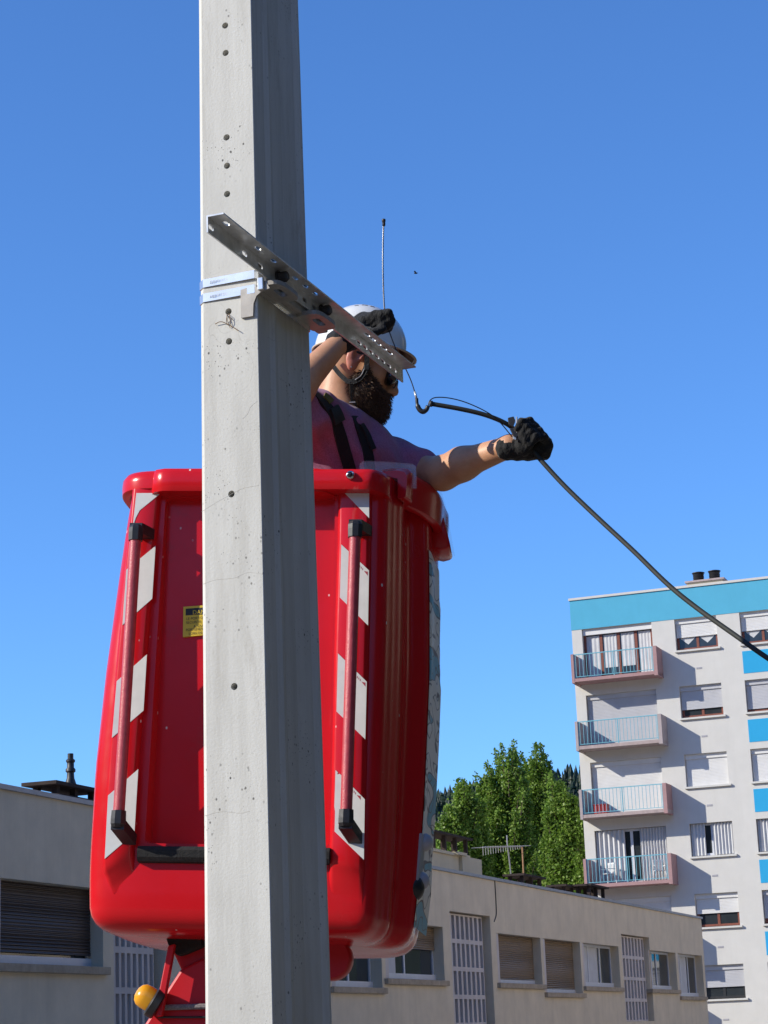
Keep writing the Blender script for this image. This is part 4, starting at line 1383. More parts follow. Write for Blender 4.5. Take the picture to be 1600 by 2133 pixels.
    ot = chaikin([(l_ + .11, 0), (l_ + .03, .012), (l_ + .002, .06), (l_ - .004, .16), (l_ - .002, .40), (l_ + .03, .60), (l_ + .12, .68), ((l_ + r_) / 2, .70), (r_ - .12, .68), (r_ - .03, .63), (r_, .54), (r_ - .004, .44),
                  (s_ + .010, .34), (s_ - .002, .27), (s_ - .03, .20), (s_ - .06, .15), (c_ + .05, .12), (c_ + .038, .08), (c_ + .030, .04), (c_ + .010, .012), (c_ - .03, .002), (c_ - .2, 0), ((l_ + c_) / 2, 0), (l_ + .25, 0)], 3)
    zr_side = BL(880, 1007, .25)[2]
    n = len(ot)
    c_front = xc(ZT)
    k0 = min(range(n), key=lambda i: abs(ot[i][0] - (l_ + c_) / 2) + 9 * (ot[i][1] > .05))
    ot = ot[k0:] + ot[:k0]
    ring = []
    cen = np.mean(ot, 0)
    ex = []
    for i, p in enumerate(ot):
        t = np.array(ot[(i + 1) % n]) - np.array(ot[i - 1]); t /= np.linalg.norm(t)
        nr = np.array([t[1], -t[0]]) * (1 if SGN > 0 else -1)
        nr = nr if SGN > 0 else nr
        if (np.array(p) + nr * .01 - cen) @ (np.array(p) + nr * .01 - cen) < (np.array(p) - cen) @ (np.array(p) - cen): nr = -nr
        wside = np.clip((p[0] - (c_front + .028)) / .022, 0, 1) * np.clip((.62 - p[1]) / .1, 0, 1)
        dz = (zr_side - ZT) * wside
        prof = [(-.055, .0), (-.03, .004), (.004, .004), (.022, -.002), (.030, -.014), (.031, -.03), (.029, -.052), (.020, -.058), (.006, -.056), (.004, -.02)]
        h_ = 1.0
        ring.append([np.array([p[0] + nr[0] * a, p[1] + nr[1] * a, ZT + (dz if b > -.045 else 0) + b * h_ + .004]) for a, b in prof])
    rm = MB(); k = len(ring[0]); vs = [q for r_ in ring for q in r_]
    stop = max(i for i in range(n) if ot[i][0] > c_ + .036 and ot[i][1] < .2) if any(ot[i][0] > c_ + .036 and ot[i][1] < .2 for i in range(n)) else n - 1
    rm.loft(ring[:stop + 1])
    rm.build('rim', M['red'], root, True, angle=50)
    # front bumper lips standing proud of the rim
    def bumper(px0, px1, yt, yb, name='front_lip', ypro=-.055, drop=None):
        a, b = BL(px0, yt, -.05), BL(px1, yt, -.05)
        zb = BL(px0, yb, -.05)[2]
        lp = []
        N = 20
        for i in range(N + 1):
            t = i / N; x = a[0] + (b[0] - a[0]) * t; z = a[2] + (b[2] - a[2]) * t
            e = min(t, 1 - t) * (b[0] - a[0])
            pro = ypro * (1 - max(0, 1 - e / .05) ** 2.2) 
            hh_ = a[2] - zb
            yb_ = .04 + (.15 * np.clip((t - .80) / .12, 0, 1) if name == 'front_lip' and px1 > 780 else 0)
            lp.append([np.array([x, y, z + q]) for y, q in ((yb_, .0), (pro + .022, .0), (pro + .006, -.005), (pro, -.018), (pro, -hh_ + .014), (pro + .006, -hh_), (.0, -hh_), (yb_, -hh_))])
        return MB().loft(lp).build(name, M['red'], root, True, angle=50)
    bumper(304, 700, 972, 1022)
    lip = bumper(560, 806, 975, 1020, 'front_lip', -.062)
    st = BL(730, 990, -.064)
    MB().lathe([(.0115, .004), (.0125, -.002), (.010, -.006), (.0085, -.007)], st, (0, 1, 0), 20).build('stud_ring', M['chrome'], lip, True)
    MB().lathe([(.0085, -.004), (.0075, -.009), (.004, -.0115), (.0, -.012)], st, (0, 1, 0), 16, False).build('stud', M['stud'], lip, True)
    # side flap on the right
    fp = [(885, 1052), (914, 1046), (925, 1080), (938, 1134), (934, 1141), (918, 1145), (897, 1141), (887, 1136)]
    q = [BL(x, y, .40) for x, y in fp]
    MB().prism(q, (-.008, .13, 0)).build('side_flap', M['red'], root, bevel=.006, smooth=True, angle=40)
    q = [BL(x, y, .39) for x, y in ((909, 1016), (918, 1018), (928, 1050), (942, 1130), (940, 1134), (924, 1088), (914, 1046))]
    MB().prism(q, (-.008, .13, 0)).build('clear_guard', mk_clear(.08), root)
    # clear plastic tray on the right rim
    q = [BL(x, y, .10) for x, y in ((749, 966), (754, 960), (800, 961), (860, 966), (866, 971), (867, 1016), (747, 1012))]
    tr_ = MB().prism(q, (0, .012, 0)).build('clear_screen', M['clear'], root)
    q = [BL(x, y, .125) for x, y in ((825, 984), (834, 980), (838, 998), (829, 1001))]
    sheet(q, 'red_tab', M['redsteel'], tr_, (0, .004, 0))
    # sticker on the right side wall
    sv = []; fs = []
    zs_ = np.linspace(.06, BL(900, 1165, .4)[2], 40); m_ = 14
    for z in zs_:
        ol = outline(z)
        seg = [p for p in ol if p[0] > xs(z) + .004 and .30 < p[1] < .56]
        seg.sort(key=lambda p: p[1])
        arc = np.linspace(.305, .555, m_)
        X = np.interp(arc, [p[1] for p in seg], [p[0] for p in seg])
        sv += [np.array([x + .0025, y, z]) for x, y in zip(X, arc)]
    for i in range(len(zs_) - 1):
        for j in range(m_ - 1):
            fs.append((i * m_ + j, i * m_ + j + 1, (i + 1) * m_ + j + 1, (i + 1) * m_ + j))
    st_ = MB().add(sv, fs).build('side_sticker', M['sticker'], root, True)
    st_['label'] = 'pale vinyl sticker with blue patches and dark outlines'
    # grey lamp plate on the side
    a = BL(876, 1738, .32); b = BL(866, 1850, .32)
    pl = MB(); dx = .012
    pl.loft([[np.array([p[0] - .008, .295, p[2]]), np.array([p[0] + dx - .004, .295, p[2]]), np.array([p[0] + dx, .345, p[2]]), np.array([p[0] - .008, .345, p[2]])] for p in [a + (b - a) * t for t in (0, .15, .85, 1)]])
    plate = pl.build('lamp_plate', M['grey_light'], root, bevel=.004)
    for t in (.13, .85):
        c = a + (b - a) * t + np.array([.010, .02, 0])
        MB().lathe([(.024, 0), (.0235, .006), (.019, .014), (.011, .020), (0, .022)], c, (1, -.25, 0), 18, False).build('side_lamp', M['grey_light'], plate, True)
    # underside bracket, boom, link, pivot, beacon
    Yb = .22
    def P2(px, py, yl=Yb): return BL(px, py, yl)
    k_ = MB(); k_.prism([P2(347, 1953), P2(560, 1956), P2(560, 2030), P2(425, 2075), P2(402, 2080), P2(395, 2050), P2(378, 2022), P2(356, 1975)], (0, .10, 0))
    k_.build('pivot_bracket', M['redsteel'], root, bevel=.006)
    MB().prism([P2(344, 1950, .18), P2(420, 1948, .18), P2(420, 1970, .18), P2(385, 1985, .18), P2(368, 1990, .18), P2(350, 1968, .18)], (0, .22, 0)).build('rubber_mount', M['foam'], root, bevel=.004)
    MB().prism([P2(350, 1970, .15), P2(364, 1966, .15), P2(337, 2116, .15), P2(325, 2118, .15), P2(325, 2095, .15)], (0, .02, 0)).build('link_arm', M['redsteel'], root, bevel=.003)
    bo = MB(); bo.prism([P2(376, 2018, .20), P2(420, 1996, .2), P2(640, 2000, .2), P2(640, 2330, .2), P2(240, 2330, .2), P2(255, 2210, .2), P2(301, 2133, .2)], (0, .16, 0))
    boom = bo.build('boom', M['redsteel'], root, bevel=.008)
    MB().tube([P2(338, 2099, .19), P2(450, 2096, .19)], .0075, 8).build('hose', M['rope'], boom)
    MB().tube([P2(330, 2119, .19), P2(450, 2119, .19)], .003, 6).build('seam_rod', M['black_plastic'], boom)
    c = P2(687, 1996, .24)
    MB().lathe([(.050, 0), (.055, .008), (.055, .05), (.050, .058)], c, (0, 1, 0), 36).build('pivot_disc', M['redsteel'], root, True, angle=40)
    ax = np.array([-.80, -.25, .45]); ax /= np.linalg.norm(ax)
    c = P2(322, 2088, .17)
    bk = MB().lathe([(.036, -.016), (.041, -.012), (.041, .006), (.036, .010)], c, ax, 24).build('beacon_base', M['black_plastic'], boom, True, angle=40)
    MB().lathe([(.031, .010), (.031, .028), (.029, .040), (.022, .049), (.011, .054), (0, .055)], c, ax, 24, False).build('beacon_lens', M['amber'], bk, True)
    # mast down to the ground
    g = BW((P2(470, 2200)[0], .28, 0)); gw = np.array([g[0], g[1], 0])
    inv = np.linalg.inv(BR)
    def GL(p): return inv @ (np.asarray(p, float) - BORG)
    top = BW(P2(520, 2200, .28))
    ms = MB()
    s = .12
    ms.loft([[GL(gw + np.array([dx_, dy_, zz])) for dx_, dy_ in ((-s, -s), (s, -s), (s, s), (-s, s))] for zz in (0.12, top[2])])
    ms.loft([[GL(gw + np.array([dx_ * 3.5, dy_ * 3.5, zz])) for dx_, dy_ in ((-s, -s), (s, -s), (s, s), (-s, s))] for zz in (0.0, .119)])
    ms.build('mast', M['redsteel'], root)
    return ZT
ZT = bucket()

# ================================================================== WORKER
def worker():
    floor = BW((.0, .33, .095))
    HO = W(745, 745, 5.74)
    ha = radians(24)
    Fv = np.array([cos(ha), 0, -sin(ha)]); Uv = np.array([sin(ha), 0, cos(ha)]); Sv = np.array([0, -1.0, 0])
    HR = np.stack([Fv, Sv, Uv], 1)
    def H(f, s, u): return HO + HR @ np.array([f, s, u])
    NB = W(708, 872, 5.745)
    RS, LS = W(655, 872, 5.605), W(802, 966, 5.90)
    RE, RW_ = W(570, 858, 5.40), W(712, 708, 5.50)
    LE, LW = W(922, 986, 5.68), W(1062, 930, 5.515)
    CH = W(728, 985, 5.765); BE = W(705, 1130, 5.80); PE = W(690, 1290, 5.80)
    fz = floor[2]
    KR, KL = PE + np.array([.09, -.13, -.40]), PE + np.array([.12, .13, -.40])
    AR, AL = np.array([PE[0] + .02, PE[1] - .13, fz + .09]), np.array([PE[0] + .04, PE[1] + .10, fz + .09])
    base = np.array([PE[0], PE[1], fz])
    root = empty('person', base, None, 'bearded worker in white helmet and purple t-shirt standing in the red bucket', 'person')
    # ---- body, one continuous surface
    b = SDF()
    b.ell(H(-.004, 0, .045), (.106, .077, .090), HR)
    b.ell(H(.055, 0, -.015), (.060, .062, .085), HR, .03)
    b.ell(H(.062, 0, -.085), (.048, .048, .032), HR, .03)
    b.cap(H(.098, -.035, .018), H(.098, .035, .018), .016, .016, .02)
    b.cap(H(.108, 0, -.012), H(.133, 0, -.056), .0090, .0150, .012)
    b.cap(H(.122, -.011, -.062), H(.122, .011, -.062), .0085, .0085, .01)
    b.ell(H(.072, -.045, -.035), (.030, .018, .022), HR, .02); b.ell(H(.072, .045, -.035), (.030, .018, .022), HR, .02)
    b.cap(H(.112, -.020, -.080), H(.112, .020, -.080), .010, .010, .012)
    b.cap(H(.109, -.018, -.094), H(.109, .018, -.094), .010, .010, .010)
    b.cap(H(-.030, 0, -.02), NB + np.array([-.01, 0, .0]), .060, .064, .03)
    b.cap(NB, W(712, 925, 5.76), .066, .09, .04)
    b.cap(RS, LS, .066, .064, .05)
    b.cap((RS + CH) / 2, CH, .10, .13, .06); b.cap((LS + CH) / 2, CH, .10, .13, .06)
    b.cap(CH, BE, .13, .125, .05); b.cap(BE, PE, .125, .135, .05)
    b.cap(PE + np.array([0, -.08, -.05]), KR, .085, .06, .04); b.cap(PE + np.array([0, .08, -.05]), KL, .085, .06, .04)
    b.cap(KR, AR, .056, .040, .03); b.cap(KL, AL, .056, .040, .03)
    b.cap(AR + np.array([0, 0, -.045]), AR + np.array([.16, 0, -.055]), .036, .030, .03); b.cap(AL + np.array([0, 0, -.045]), AL + np.array([.16, 0, -.055]), .036, .030, .03)
    b.cap(RS, RE, .055, .046, .04)
    mid = RE + (RW_ - RE) * .32
    b.cap(RE, mid, .044, .047, .03); b.cap(mid, RW_, .047, .028, .03)
    b.cap(RW_, RW_ + (W(790, 665, 5.53) - RW_) * .55, .027, .024, .02)
    b.cap(LS, LE, .050, .041, .04)
    mid = LE + (LW - LE) * .30 + np.array([0, 0, .004])
    b.cap(LE, mid, .0405, .043, .04); b.cap(mid, LW, .043, .030, .03)
    b.cap(LW, LW + (W(1112, 930, 5.52) - LW) * .8, .028, .026, .02)
    me = b.mesh(.0052, base)
    body = link_mesh('body', me, M['skin'], root, True)
    # ---- ears
    for s in (-1, 1):
        S = -s
        e = SDF()
        tilt = HR @ roty(radians(8)) @ rotz(radians(-18 * S))
        e.ell(H(.004, .081 * S, -.014), (.024, .0100, .043), tilt, .005)
        e.ell(H(.006, .079 * S, -.050), (.014, .0085, .016), tilt, .008)
        e.cut(H(.012, .0915 * S, -.010), (.0135, .0095, .027), tilt, .005)
        e.cap(H(.021, .083 * S, -.024), H(.024, .081 * S, -.012), .005, .005, .004)
        link_mesh('ear', e.mesh(.0022, base), M['ear'], root, True)
    MB(base).lathe([(0, -.003), (.0028, -.001), (.0028, .001), (0, .003)], H(.007, .0885, -.058), (0, -1, 0), 10, False).build('earring', M['chrome'], root, True)
    MB(base).tube(catmull([H(.117, -.022, -.083), H(.122, -.010, -.086), H(.123, .0, -.087), H(.122, .010, -.086), H(.117, .022, -.083)], 4), .0052, 8).build('lips', M['lips'], root, True)
    for s in (-1, 1):
        MB(base).lathe([(0, -.012), (.008, -.009), (.012, 0), (.008, .009), (0, .012)], H(.088, .031 * s, -.003), Fv, 14, False).build('eye', M['white_tape'], root, True)
    # ---- short hair at the back and sides
    hr = SDF()
    hr.ell(H(-.022, 0, .020), (.096, .0795, .070), HR, .01)
    hr.ell(H(-.055, 0, -.030), (.050, .055, .045), HR, .02)
    hr.cut(H(.075, 0, .0), (.09, .12, .2), HR, .01)
    link_mesh('hair', hr.mesh(.005, base), plain('short_brown_hair', (0.15, 0.085, 0.052), 0.8, 0.3, 120, bump=0.8, bscale=300), root, True)
    # ---- beard and moustache
    bd = SDF()
    for s in (-1, 1):
        bd.cap(H(.050, .066 * s, -.040), H(.044, .060 * s, -.075), .006, .014, .015)
        bd.cap(H(.040, .058 * s, -.078), H(.062, .046 * s, -.104), .020, .032, .02)
        bd.cap(H(.062, .046 * s, -.098), H(.092, .012 * s, -.120), .034, .042, .03)
        bd.cap(H(.121, .004 * s, -.077), H(.104, .036 * s, -.094), .0095, .011, .010)
        bd.cap(H(.104, .036 * s, -.094), H(.088, .034 * s, -.115), .014, .03, .015)
        bd.ell(H(.056, .050 * s, -.094), (.034, .020, .032), HR, .02)
    bd.ell(H(.078, 0, -.140), (.046, .048, .038), HR, .03)
    bd.ell(H(.062, 0, -.112), (.05, .055, .04), HR, .03)
    def rough(P):
        return .0018 * np.sin(P[:, 0] * 190 + 3 * np.sin(P[:, 2] * 90)) * np.sin(P[:, 2] * 160 + 2 * np.sin(P[:, 1] * 120)) * np.sin(P[:, 1] * 140)
    bme = bd.mesh(.004, base, rough)
    bo = link_mesh('beard', bme, M['hair'], root, True)
    r = random.Random(2); st = MB()
    bme.update()
    vn = [(v.co.copy(), v.normal.copy()) for v in bme.vertices]
    for k in range(8500):
        p, nn = r.choice(vn)
        p = np.array(p); nn = np.array(nn)
        d = nn * .7 + np.array([.25, 0, -.75]) + np.array([r.gauss(0, .35), r.gauss(0, .35), r.gauss(0, .35)])
        d /= np.linalg.norm(d); L_ = r.uniform(.005, .016)
        sd = np.cross(d, (r.gauss(0, 1), r.gauss(0, 1), r.gauss(0, 1))); sd /= np.linalg.norm(sd)
        st.add([p - sd * .0004, p + sd * .0004, p + d * L_ * .6 + nn * .001, p + d * L_ + np.array([0, 0, -.002])], [(0, 1, 2), (0, 2, 3)])
    link_mesh('beard_strands', st.mesh(False), plain('beard_brown', (0.11, 0.062, 0.038), 0.5, 0.6, 200), bo)
    # ---- helmet
    def helm(scale, inner=False):
        vs = []; fs = []; n = 64; rows = 18
        for j in range(rows + 1):
            for i in range(n):
                ph = 2 * pi * i / n; c_, s_ = cos(ph), sin(ph)
                ur = .020 + .043 * c_
                e0 = math.asin(max(-.9, min(.9, (ur - .020) / .136)))
                if j <= 2:   # brim rows: flare out, strongest at the front
                    e = e0; fl = (.004 + .030 * max(0, c_) ** 2.0) * (1 - j / 3); dn = (.004 + .007 * max(0, c_)) * (1 - j / 3)
                else:
                    e = e0 + (pi / 2 - e0) * (j - 3) / (rows - 3); fl = 0; dn = 0
                ce = max(0.0, cos(e)) ** 0.92
                x = (.130 * ce) * c_ + fl * c_; y = (.110 * ce) * s_ + fl * s_; z = .020 + .136 * sin(e) - dn
                rg = .0035 * max(0, 1 - abs(y) / .03) * (1 if j > 4 else 0)
                vs.append(H(x * scale, y * scale, .02 + (z - .02) * scale + rg))
        for j in range(rows):
            for i in range(n):
                fs.append((j * n + i, j * n + (i + 1) % n, (j + 1) * n + (i + 1) % n, (j + 1) * n + i))
        return MB(base).add(vs, fs)
    ho = helm(1.0).build('helmet', M['helmet'], root, True, angle=50)
    helm(.955).build('helmet_lining', M['helmet_in'], ho, True)
    bmi = MB(base)
    pts = []
    for i in range(65):
        ph = 2 * pi * i / 64; c_ = cos(ph)
        ur = .020 + .043 * c_; e0 = math.asin((ur - .02) / .136); fl = .004 + .030 * max(0, c_) ** 2; ce = cos(e0) ** .92
        pts.append(H((.130 * ce + fl) * c_, (.110 * ce + fl) * sin(ph), .020 + .136 * sin(e0) - .004 - .007 * max(0, c_)))
    bmi.tube(pts, .0034, 6, False)
    bmi.build('helmet_edge', plain('helmet_edge_tan', (0.55, 0.46, 0.36), 0.5), ho, True)
    for (px, py, w_) in ((743, 637, 3.5), (760, 636, 5), (776, 639, 3.5), (841, 701, 2.5)):
        d = ray(px, py); o_ = _O
        # march onto the dome analytically
        q = HR.T @ (o_ - H(0, 0, .02)); dd = HR.T @ d; rr_ = np.array([.130, .110, .1375])
        A = ((dd / rr_) ** 2).sum(); B_ = 2 * (q * dd / rr_ ** 2).sum(); C_ = ((q / rr_) ** 2).sum() - 1
        disc = B_ * B_ - 4 * A * C_
        if disc <= 0: continue
        t = (-B_ - math.sqrt(disc)) / (2 * A)
        p = o_ + d * t
        nn = HR @ ((q + dd * t) / rr_ ** 2); nn /= np.linalg.norm(nn)
        ux = np.cross(nn, Sv); ux /= np.linalg.norm(ux); uy = np.cross(nn, ux)
        w = w_ / 560
        MB(base).prism([p + ux * w - uy * .003 - nn * .003, p + ux * w * .8 + uy * .003 - nn * .003, p - ux * w * .8 + uy * .003 - nn * .003, p - ux * w - uy * .003 - nn * .003], nn * .0040).build('vent_slot', M['hole'], ho)
    # ---- chin strap
    def S3(px, py, s): 
        d = ray(px, py); Y = HO[1] - s
        return W(px, py, Y)
    def ribbon(pts, wdt, th, nrm, name, mat, par):
        m = MB(base); P = catmull(pts, 6); lp = []
        for i, p in enumerate(P):
            t = P[min(i + 1, len(P) - 1)] - P[max(i - 1, 0)]; t /= np.linalg.norm(t)
            nn = nrm if not callable(nrm) else nrm(p)
            sd = np.cross(t, nn); sd /= np.linalg.norm(sd)
            lp.append([p + sd * wdt / 2, p + sd * wdt / 2 + nn * th, p - sd * wdt / 2 + nn * th, p - sd * wdt / 2])
        m.loft(lp)
        return m.build(name, mat, par, True, angle=40)
    cam_n = np.array([0, -1.0, 0])
    ribbon([S3(683, 742, .070), S3(694, 762, .074), S3(708, 780, .074), S3(722, 793, .074)], .013, .002, cam_n, 'chin_strap', M['grey_strap'], ho)
    ribbon([S3(764, 735, .083), S3(764, 755, .083), S3(760, 772, .084), S3(750, 788, .084), S3(735, 795, .082), S3(720, 794, .078)], .014, .003, cam_n, 'chin_strap', M['webbing'], ho)
    MB(base).tube(catmull([S3(768, 758, .087), S3(764, 776, .088), S3(752, 793, .088), S3(736, 800, .086)], 5), .003, 6).build('strap_cord', M['webbing'], ho, True)
    MB(base).tube(catmull([S3(759, 768, .088), S3(752, 782, .089), S3(740, 791, .088)], 5), .0012, 6).build('strap_cord', M['grey_light'], ho, True)
    q = S3(764, 766, .088)
    MB(base).box(q[0] - .008, q[0] + .008, q[1] - .004, q[1] + .004, q[2] - .008, q[2] + .008).build('strap_buckle', M['black_plastic'], ho, bevel=.002)
    ribbon([S3(735, 796, .082), S3(736, 820, .072), S3(737, 845, .062), S3(741, 868, .050)], .016, .003, cam_n, 'chin_strap', M['webbing'], ho)
    q = S3(734, 838, .0745)
    MB(base).box(q[0] - .0085, q[0] + .0085, q[1] - .002, q[1] + .002, q[2] - .0012, q[2] + .0012).build('strap_rivet', M['grey_light'], ho)
    # ---- sunglasses
    gl = SDF()
    for s in (-1, 1):
        gl.ell(H(.114, .036 * s, -.030), (.018, .035, .027), HR @ rotz(radians(-16 * s)), .006)
    glo = link_mesh('sunglasses', gl.mesh(.003, base), M['lens'], root, True)
    fr = MB(base)
    for s in (-1, 1):
        fr.tube(catmull([H(.110, .064 * s, -.016), H(.085, .076 * s, -.010), H(.04, .081 * s, -.008), H(.0, .083 * s, -.010)], 5), .0035, 8)
        fr.tube(catmull([H(.128, .010 * s, -.012), H(.128, .035 * s, -.005), H(.114, .062 * s, -.012)], 4), .0028, 8)
        fr.tube(catmull([H(.131, .040 * s, -.056), H(.132, .016 * s, -.050), H(.134, .006 * s, -.024)], 4), .0016, 6)
    fr.build('frame', M['black_plastic'], glo, True)
    # ---- t-shirt
    t = SDF()
    t.cap(NB + np.array([-.01, .0, -.045]), W(712, 935, 5.76), .070, .10, .04)
    t.cap(RS, LS, .078, .066, .05)
    t.cap((RS + CH) / 2, CH, .112, .143, .06); t.cap((LS + CH) / 2, CH, .098, .135, .06)
    t.cap(CH, BE, .143, .138, .05); t.cap(BE, PE + np.array([0, 0, .06]), .138, .142, .05)
    t.cap(RS, RS + (RE - RS) * .40, .074, .074, .04)
    t.cap(LS, LS + (LE - LS) * .62, .066, .062, .04)
    def wr(P):
        return .0055 * np.sin(P[:, 2] * 55 + 1.5 * np.sin(P[:, 0] * 30 + P[:, 1] * 22)) * np.sin(P[:, 0] * 26 + P[:, 2] * 17) + .0015 * np.sin(P[:, 0] * 120 + P[:, 2] * 60)
    link_mesh('t_shirt', t.mesh(.006, base, wr), M['shirt'], root, True)
    # ---- trousers and boots (inside the bucket)
    tr = SDF()
    tr.cap(PE + np.array([0, -.02, .05]), PE + np.array([0, .02, -.06]), .147, .14, .04)
    tr.cap(PE + np.array([0, -.08, -.05]), KR, .100, .078, .04); tr.cap(PE + np.array([0, .08, -.05]), KL, .100, .078, .04)
    tr.cap(KR, AR, .074, .060, .03); tr.cap(KL, AL, .074, .060, .03)
    link_mesh('trousers', tr.mesh(.012, base), M['trousers'], root, True)
    for A in (AR, AL):
        bt = SDF(); bt.cap(A + np.array([0, 0, -.02]), A + np.array([.02, 0, -.045]), .052, .045, .02); bt.cap(A + np.array([0, 0, -.045]), A + np.array([.17, 0, -.05]), .044, .038, .02)
        link_mesh('boot', bt.mesh(.01, base), M['black_plastic'], root, True)
    # ---- harness straps lying on the shirt (and neck)
    def on(px, py, lift=.002):
        d = ray(px, py); L_ = np.linalg.norm(d)
        h = t.hit(_O, d, 4.9 * L_, 7 * L_)
        if h is None: return W(px, py, 5.7), np.array([0, -1., 0])
        return h[0] + h[1] * lift, h[1]
    hroot = None
    def strap(pix, wd, name='harness_strap', mat=None, lift=.002, th=.004, par=root):
        P = [on(x, y, lift) for x, y in pix]
        pts = [p for p, _ in P]; ns = [n_ for _, n_ in P]
        C = catmull(pts, 5); N = catmull(ns, 5)
        lp = []
        for i, p in enumerate(C):
            tt = C[min(i + 1, len(C) - 1)] - C[max(i - 1, 0)]; tt /= np.linalg.norm(tt)
            nn = N[i] - tt * (N[i] @ tt); nn /= np.linalg.norm(nn)
            sd = np.cross(tt, nn)
            lp.append([p + sd * wd / 2 - nn * .004, p + sd * wd / 2 + nn * th, p - sd * wd / 2 + nn * th, p - sd * wd / 2 - nn * .004])
        return MB(base).loft(lp).build(name, mat or M['webbing'], par, True, angle=40)
    h1 = strap([(657, 822), (676, 842), (694, 868), (706, 900), (716, 935), (728, 975), (735, 1000)], .034)
    strap([(673, 826), (681, 832), (688, 840)], .026, 'strap_label', M['olive'], .007, .002, h1)
    strap([(690, 850), (697, 864), (703, 880)], .040, 'strap_pad', M['black_plastic'], .007, .006, h1)
    strap([(738, 868), (744, 884), (754, 905), (762, 930), (768, 960), (770, 1000)], .030)
    strap([(748, 886), (760, 905), (769, 925), (775, 938)], .016, 'strap_tail', M['webbing'], .010, .003)
    # ---- gloves
    g = SDF()
    ax = W(790, 668, 5.52) - RW_; ax /= np.linalg.norm(ax)
    g.cap(W(704, 714, 5.50), W(728, 702, 5.505), .036, .034, .01)
    g.cap(W(728, 702, 5.505), W(752, 688, 5.51), .031, .036, .02)
    g.ell((W(748, 684, 5.505) + W(796, 664, 5.52)) / 2, (.046, .034, .030), roty(radians(24)), .02)
    for i in range(4):
        k = W(782 + 2.5 * i, 657 + 5 * i, 5.475 + .021 * i)
        pp = W(808 - 1.0 * i + (4 if i in (1, 2) else 0), 652 + 6.0 * i, 5.463 + .021 * i)
        dd = W(815 - 2 * i, 668 + 5.2 * i, 5.470 + .020 * i)
        tp = W(803 - 2 * i, 681 + 2.5 * i, 5.480 + .018 * i)
        g.cap(W(762, 668 + 3 * i, 5.485 + .018 * i), k, .015, .0145, .012)
        g.cap(k, pp, .0135, .0122, .005); g.cap(pp, dd, .0122, .0115, .004); g.cap(dd, tp, .0115, .0098, .004)
    g.cap(W(752, 690, 5.475), W(776, 694, 5.46), .017, .0135, .015); g.cap(W(776, 694, 5.46), W(797, 686, 5.462), .0132, .0105, .004)
    g.ell(W(794, 674, 5.485), (.022, .024, .020), None, .02)
    def crease(P): return .0012 * np.sin(P[:, 0] * 210 + 2 * np.sin(P[:, 2] * 130)) * np.sin(P[:, 2] * 170 + P[:, 1] * 90)
    link_mesh('glove', g.mesh(.0032, base, crease), M['glove'], root, True)
    g = SDF()
    g.cap(W(1056, 934, 5.515), W(1080, 932, 5.515), .0325, .033, .008)
    g.cap(W(1080, 932, 5.515), W(1104, 934, 5.517), .029, .033, .02)
    g.ell(W(1112, 926, 5.525), (.043, .034, .034), roty(radians(20)), .02)
    cd = W(1130, 962, 5.5) - W(1062, 886, 5.5); cd /= np.linalg.norm(cd)
    for i in range(4):
        o_ = cd * (.0185 * (i - 1.7))
        k = W(1128, 912, 5.505) + o_; pp = W(1120, 896, 5.475) + o_; dd = W(1103, 897, 5.462) + o_; tp = W(1093, 912, 5.466) + o_
        g.cap(W(1122, 928, 5.525) + o_ * .5, k, .017, .0145, .012)
        g.cap(k, pp, .0135, .0125, .005); g.cap(pp, dd, .0125, .0115, .004); g.cap(dd, tp, .0115, .0098, .004)
    g.cap(W(1092, 934, 5.485), W(1090, 914, 5.475), .016, .0135, .015); g.cap(W(1090, 914, 5.475), W(1082, 890, 5.478), .013, .0105, .004)
    g.ell(W(1136, 935, 5.53), (.016, .026, .030), None, .02)
    link_mesh('glove', g.mesh(.0032, base, crease), M['glove'], root, True)
worker()

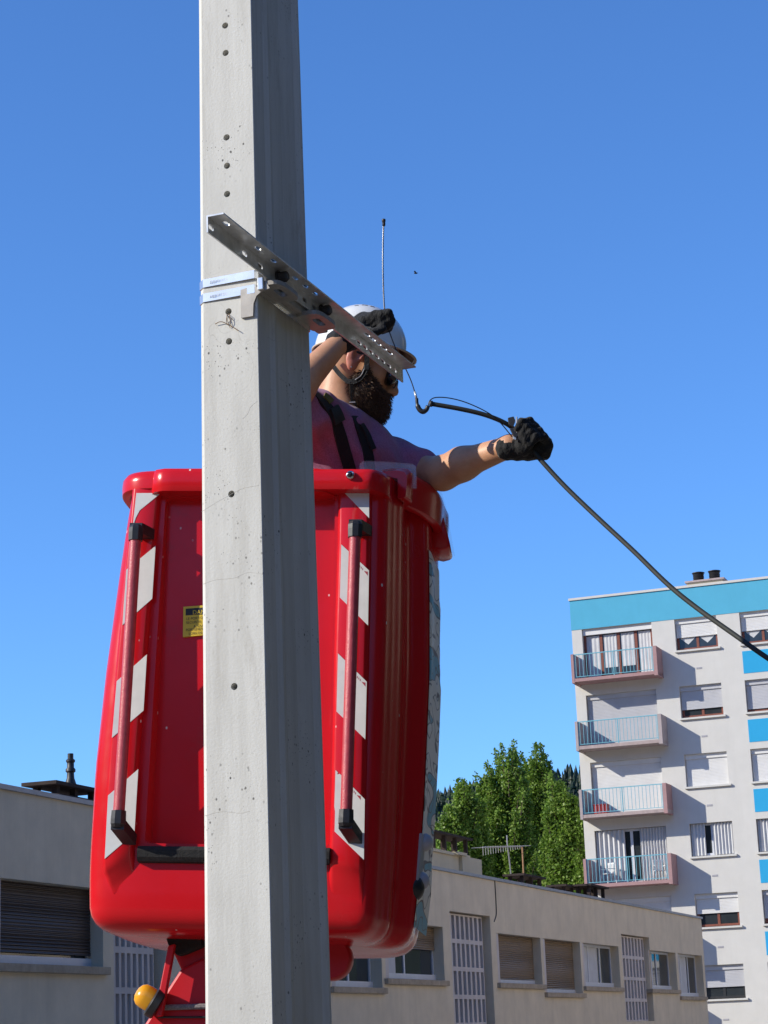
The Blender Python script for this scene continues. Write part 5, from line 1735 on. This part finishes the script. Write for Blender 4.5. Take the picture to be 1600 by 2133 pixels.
# ================================================================== CABLES AND SMALL THINGS
def cables():
    m = MB()
    P = [W(898, 841, 5.47), W(960, 852, 5.47), (W(1010, 864, 5.472)), W(1050, 880, 5.478), W(1074, 897, 5.488), W(1100, 926, 5.492), W(1130, 962, 5.49), W(1180, 1016, 5.46), W(1250, 1083, 5.40), W(1320, 1148, 5.33), W(1390, 1216, 5.26), W(1450, 1265, 5.2), W(1530, 1322, 5.12), W(1610, 1378, 5.05), W(1750, 1465, 4.95), W(1950, 1570, 4.8)]
    C = catmull(P, 8)
    cc = np.mean(P, 0)
    o = MB(P[6]).tube(C, .0064, 12).build('thick_cable', M['cable'], None, True)
    o.location = P[6]
    tag(o, 'thick black cable running from the left glove down past the apartment roof', 'cable')
    e = MB(P[6]).tube([P[0] - np.array([.004, 0, -.0008]), P[0] + np.array([.004, 0, -.0008])], .0085, 12).build('cable_end', M['bolt'], o, True)
    # pulling wire: springy beaded tip, thin wire through the right glove, hook
    tip = W(799, 455, 5.49)
    rt = empty('pulling_wire', tip, None, 'thin springy pull wire standing up from the right glove and hanging to a black hook', 'wire')
    pts = [W(x, y, 5.488) for x, y in ((799, 470), (798, 500), (797.5, 540), (798, 580), (799.5, 620), (801, 645))]
    C = catmull(pts, 14)
    MB(tip).tube(C, [(.0027 if i % 2 else .0017) for i in range(len(C))], 8).build('spring_tip', plain('spring_steel', (0.16, 0.16, 0.17), 0.3, 0.3, 80, 0.8), rt, True)
    MB(tip).lathe([(.004, -.016), (.0045, -.012), (.0045, -.004), (.0055, -.003), (.0055, .003), (.004, .004)], W(799.3, 459, 5.488), (0, 0, 1), 12).build('end_cap', M['bolt'], rt, True)
    pts = [W(801, 645, 5.488), W(806, 668, 5.49), W(811, 690, 5.488), W(822, 720, 5.485), W(834, 748, 5.48), W(846, 770, 5.478), W(857, 795, 5.475), W(867, 826, 5.47)]
    MB(tip).tube(catmull(pts, 6), .0016, 8).build('wire', M['wire'], rt, True)
    MB(tip).tube([W(864, 816, 5.47), W(868, 832, 5.47)], .0032, 8).build('crimp', M['steel'], rt, True)
    pts = [W(x, y, 5.468) for x, y in ((868, 830), (869.5, 843), (874, 853), (881, 857.5), (888, 854), (891.5, 846))]
    MB(tip).tube(catmull(pts, 5), [.0045] * 6 + [.0068] * 12 + [.0062] * 7 + [.0062], 10).build('hook', M['black_plastic'], rt, True)
    # leader wire looping from the hook back to the glove
    P = [W(892, 845, 5.468), W(896, 834, 5.466), (W(908, 828, 5.465)), W(935, 829, 5.465), W(970, 838, 5.465), W(1010, 856, 5.465), W(1038, 876, 5.47), W(1068, 911, 5.475)]
    o = MB(P[0]).tube(catmull(P, 7), .0016, 8).build('leader_wire', M['wire'], None, True)
    o.location = P[0]
    tag(o, 'thin dark wire arching from the hook over the cable end to the left glove', 'wire')
    # gripping clamp on the cable in front of the left glove
    c = W(1074, 897, 5.475)
    rt = empty('cable_clamp', c, None, 'small grey metal gripping clamp on the cable in front of the left glove', 'clamp')
    def pl(pix, y, th, name, mat):
        MB(c).prism([W(x, yy, y) for x, yy in pix], (0, th, 0)).build(name, mat, rt, bevel=.0012)
    pl([(1058, 870), (1070, 867), (1074, 876), (1069, 889), (1060, 884)], 5.468, .012, 'jaw', M['bolt'])
    pl([(1075, 867), (1078, 868), (1080, 900), (1076, 901)], 5.462, .03, 'clamp_plate', M['steel'])
    pl([(1062, 892), (1076, 890), (1082, 908), (1072, 912)], 5.464, .010, 'jaw', M['bolt'])
    pl([(1068, 908), (1076, 912), (1075, 917), (1069, 914)], 5.462, .008, 'wire_hook', M['steel'])
    # a passing insect
    p = W(867, 569, 5.0)
    rt = empty('insect', p, None, 'tiny dark flying insect against the blue sky right of the spring tip', 'insect')
    MB(p).lathe([(0, -.006), (.0016, -.003), (.002, .001), (0, .005)], p, (1, 0, .1), 10, False).build('insect_body', M['hole'], rt, True)
    for s in (-1, 1):
        MB(p).prism([p + np.array([.001, 0, .001]), p + np.array([-.003, s * .006, .005]), p + np.array([-.006, s * .005, .002])], (0, 0, .0003)).build('wing', M['wire'], rt)
cables()
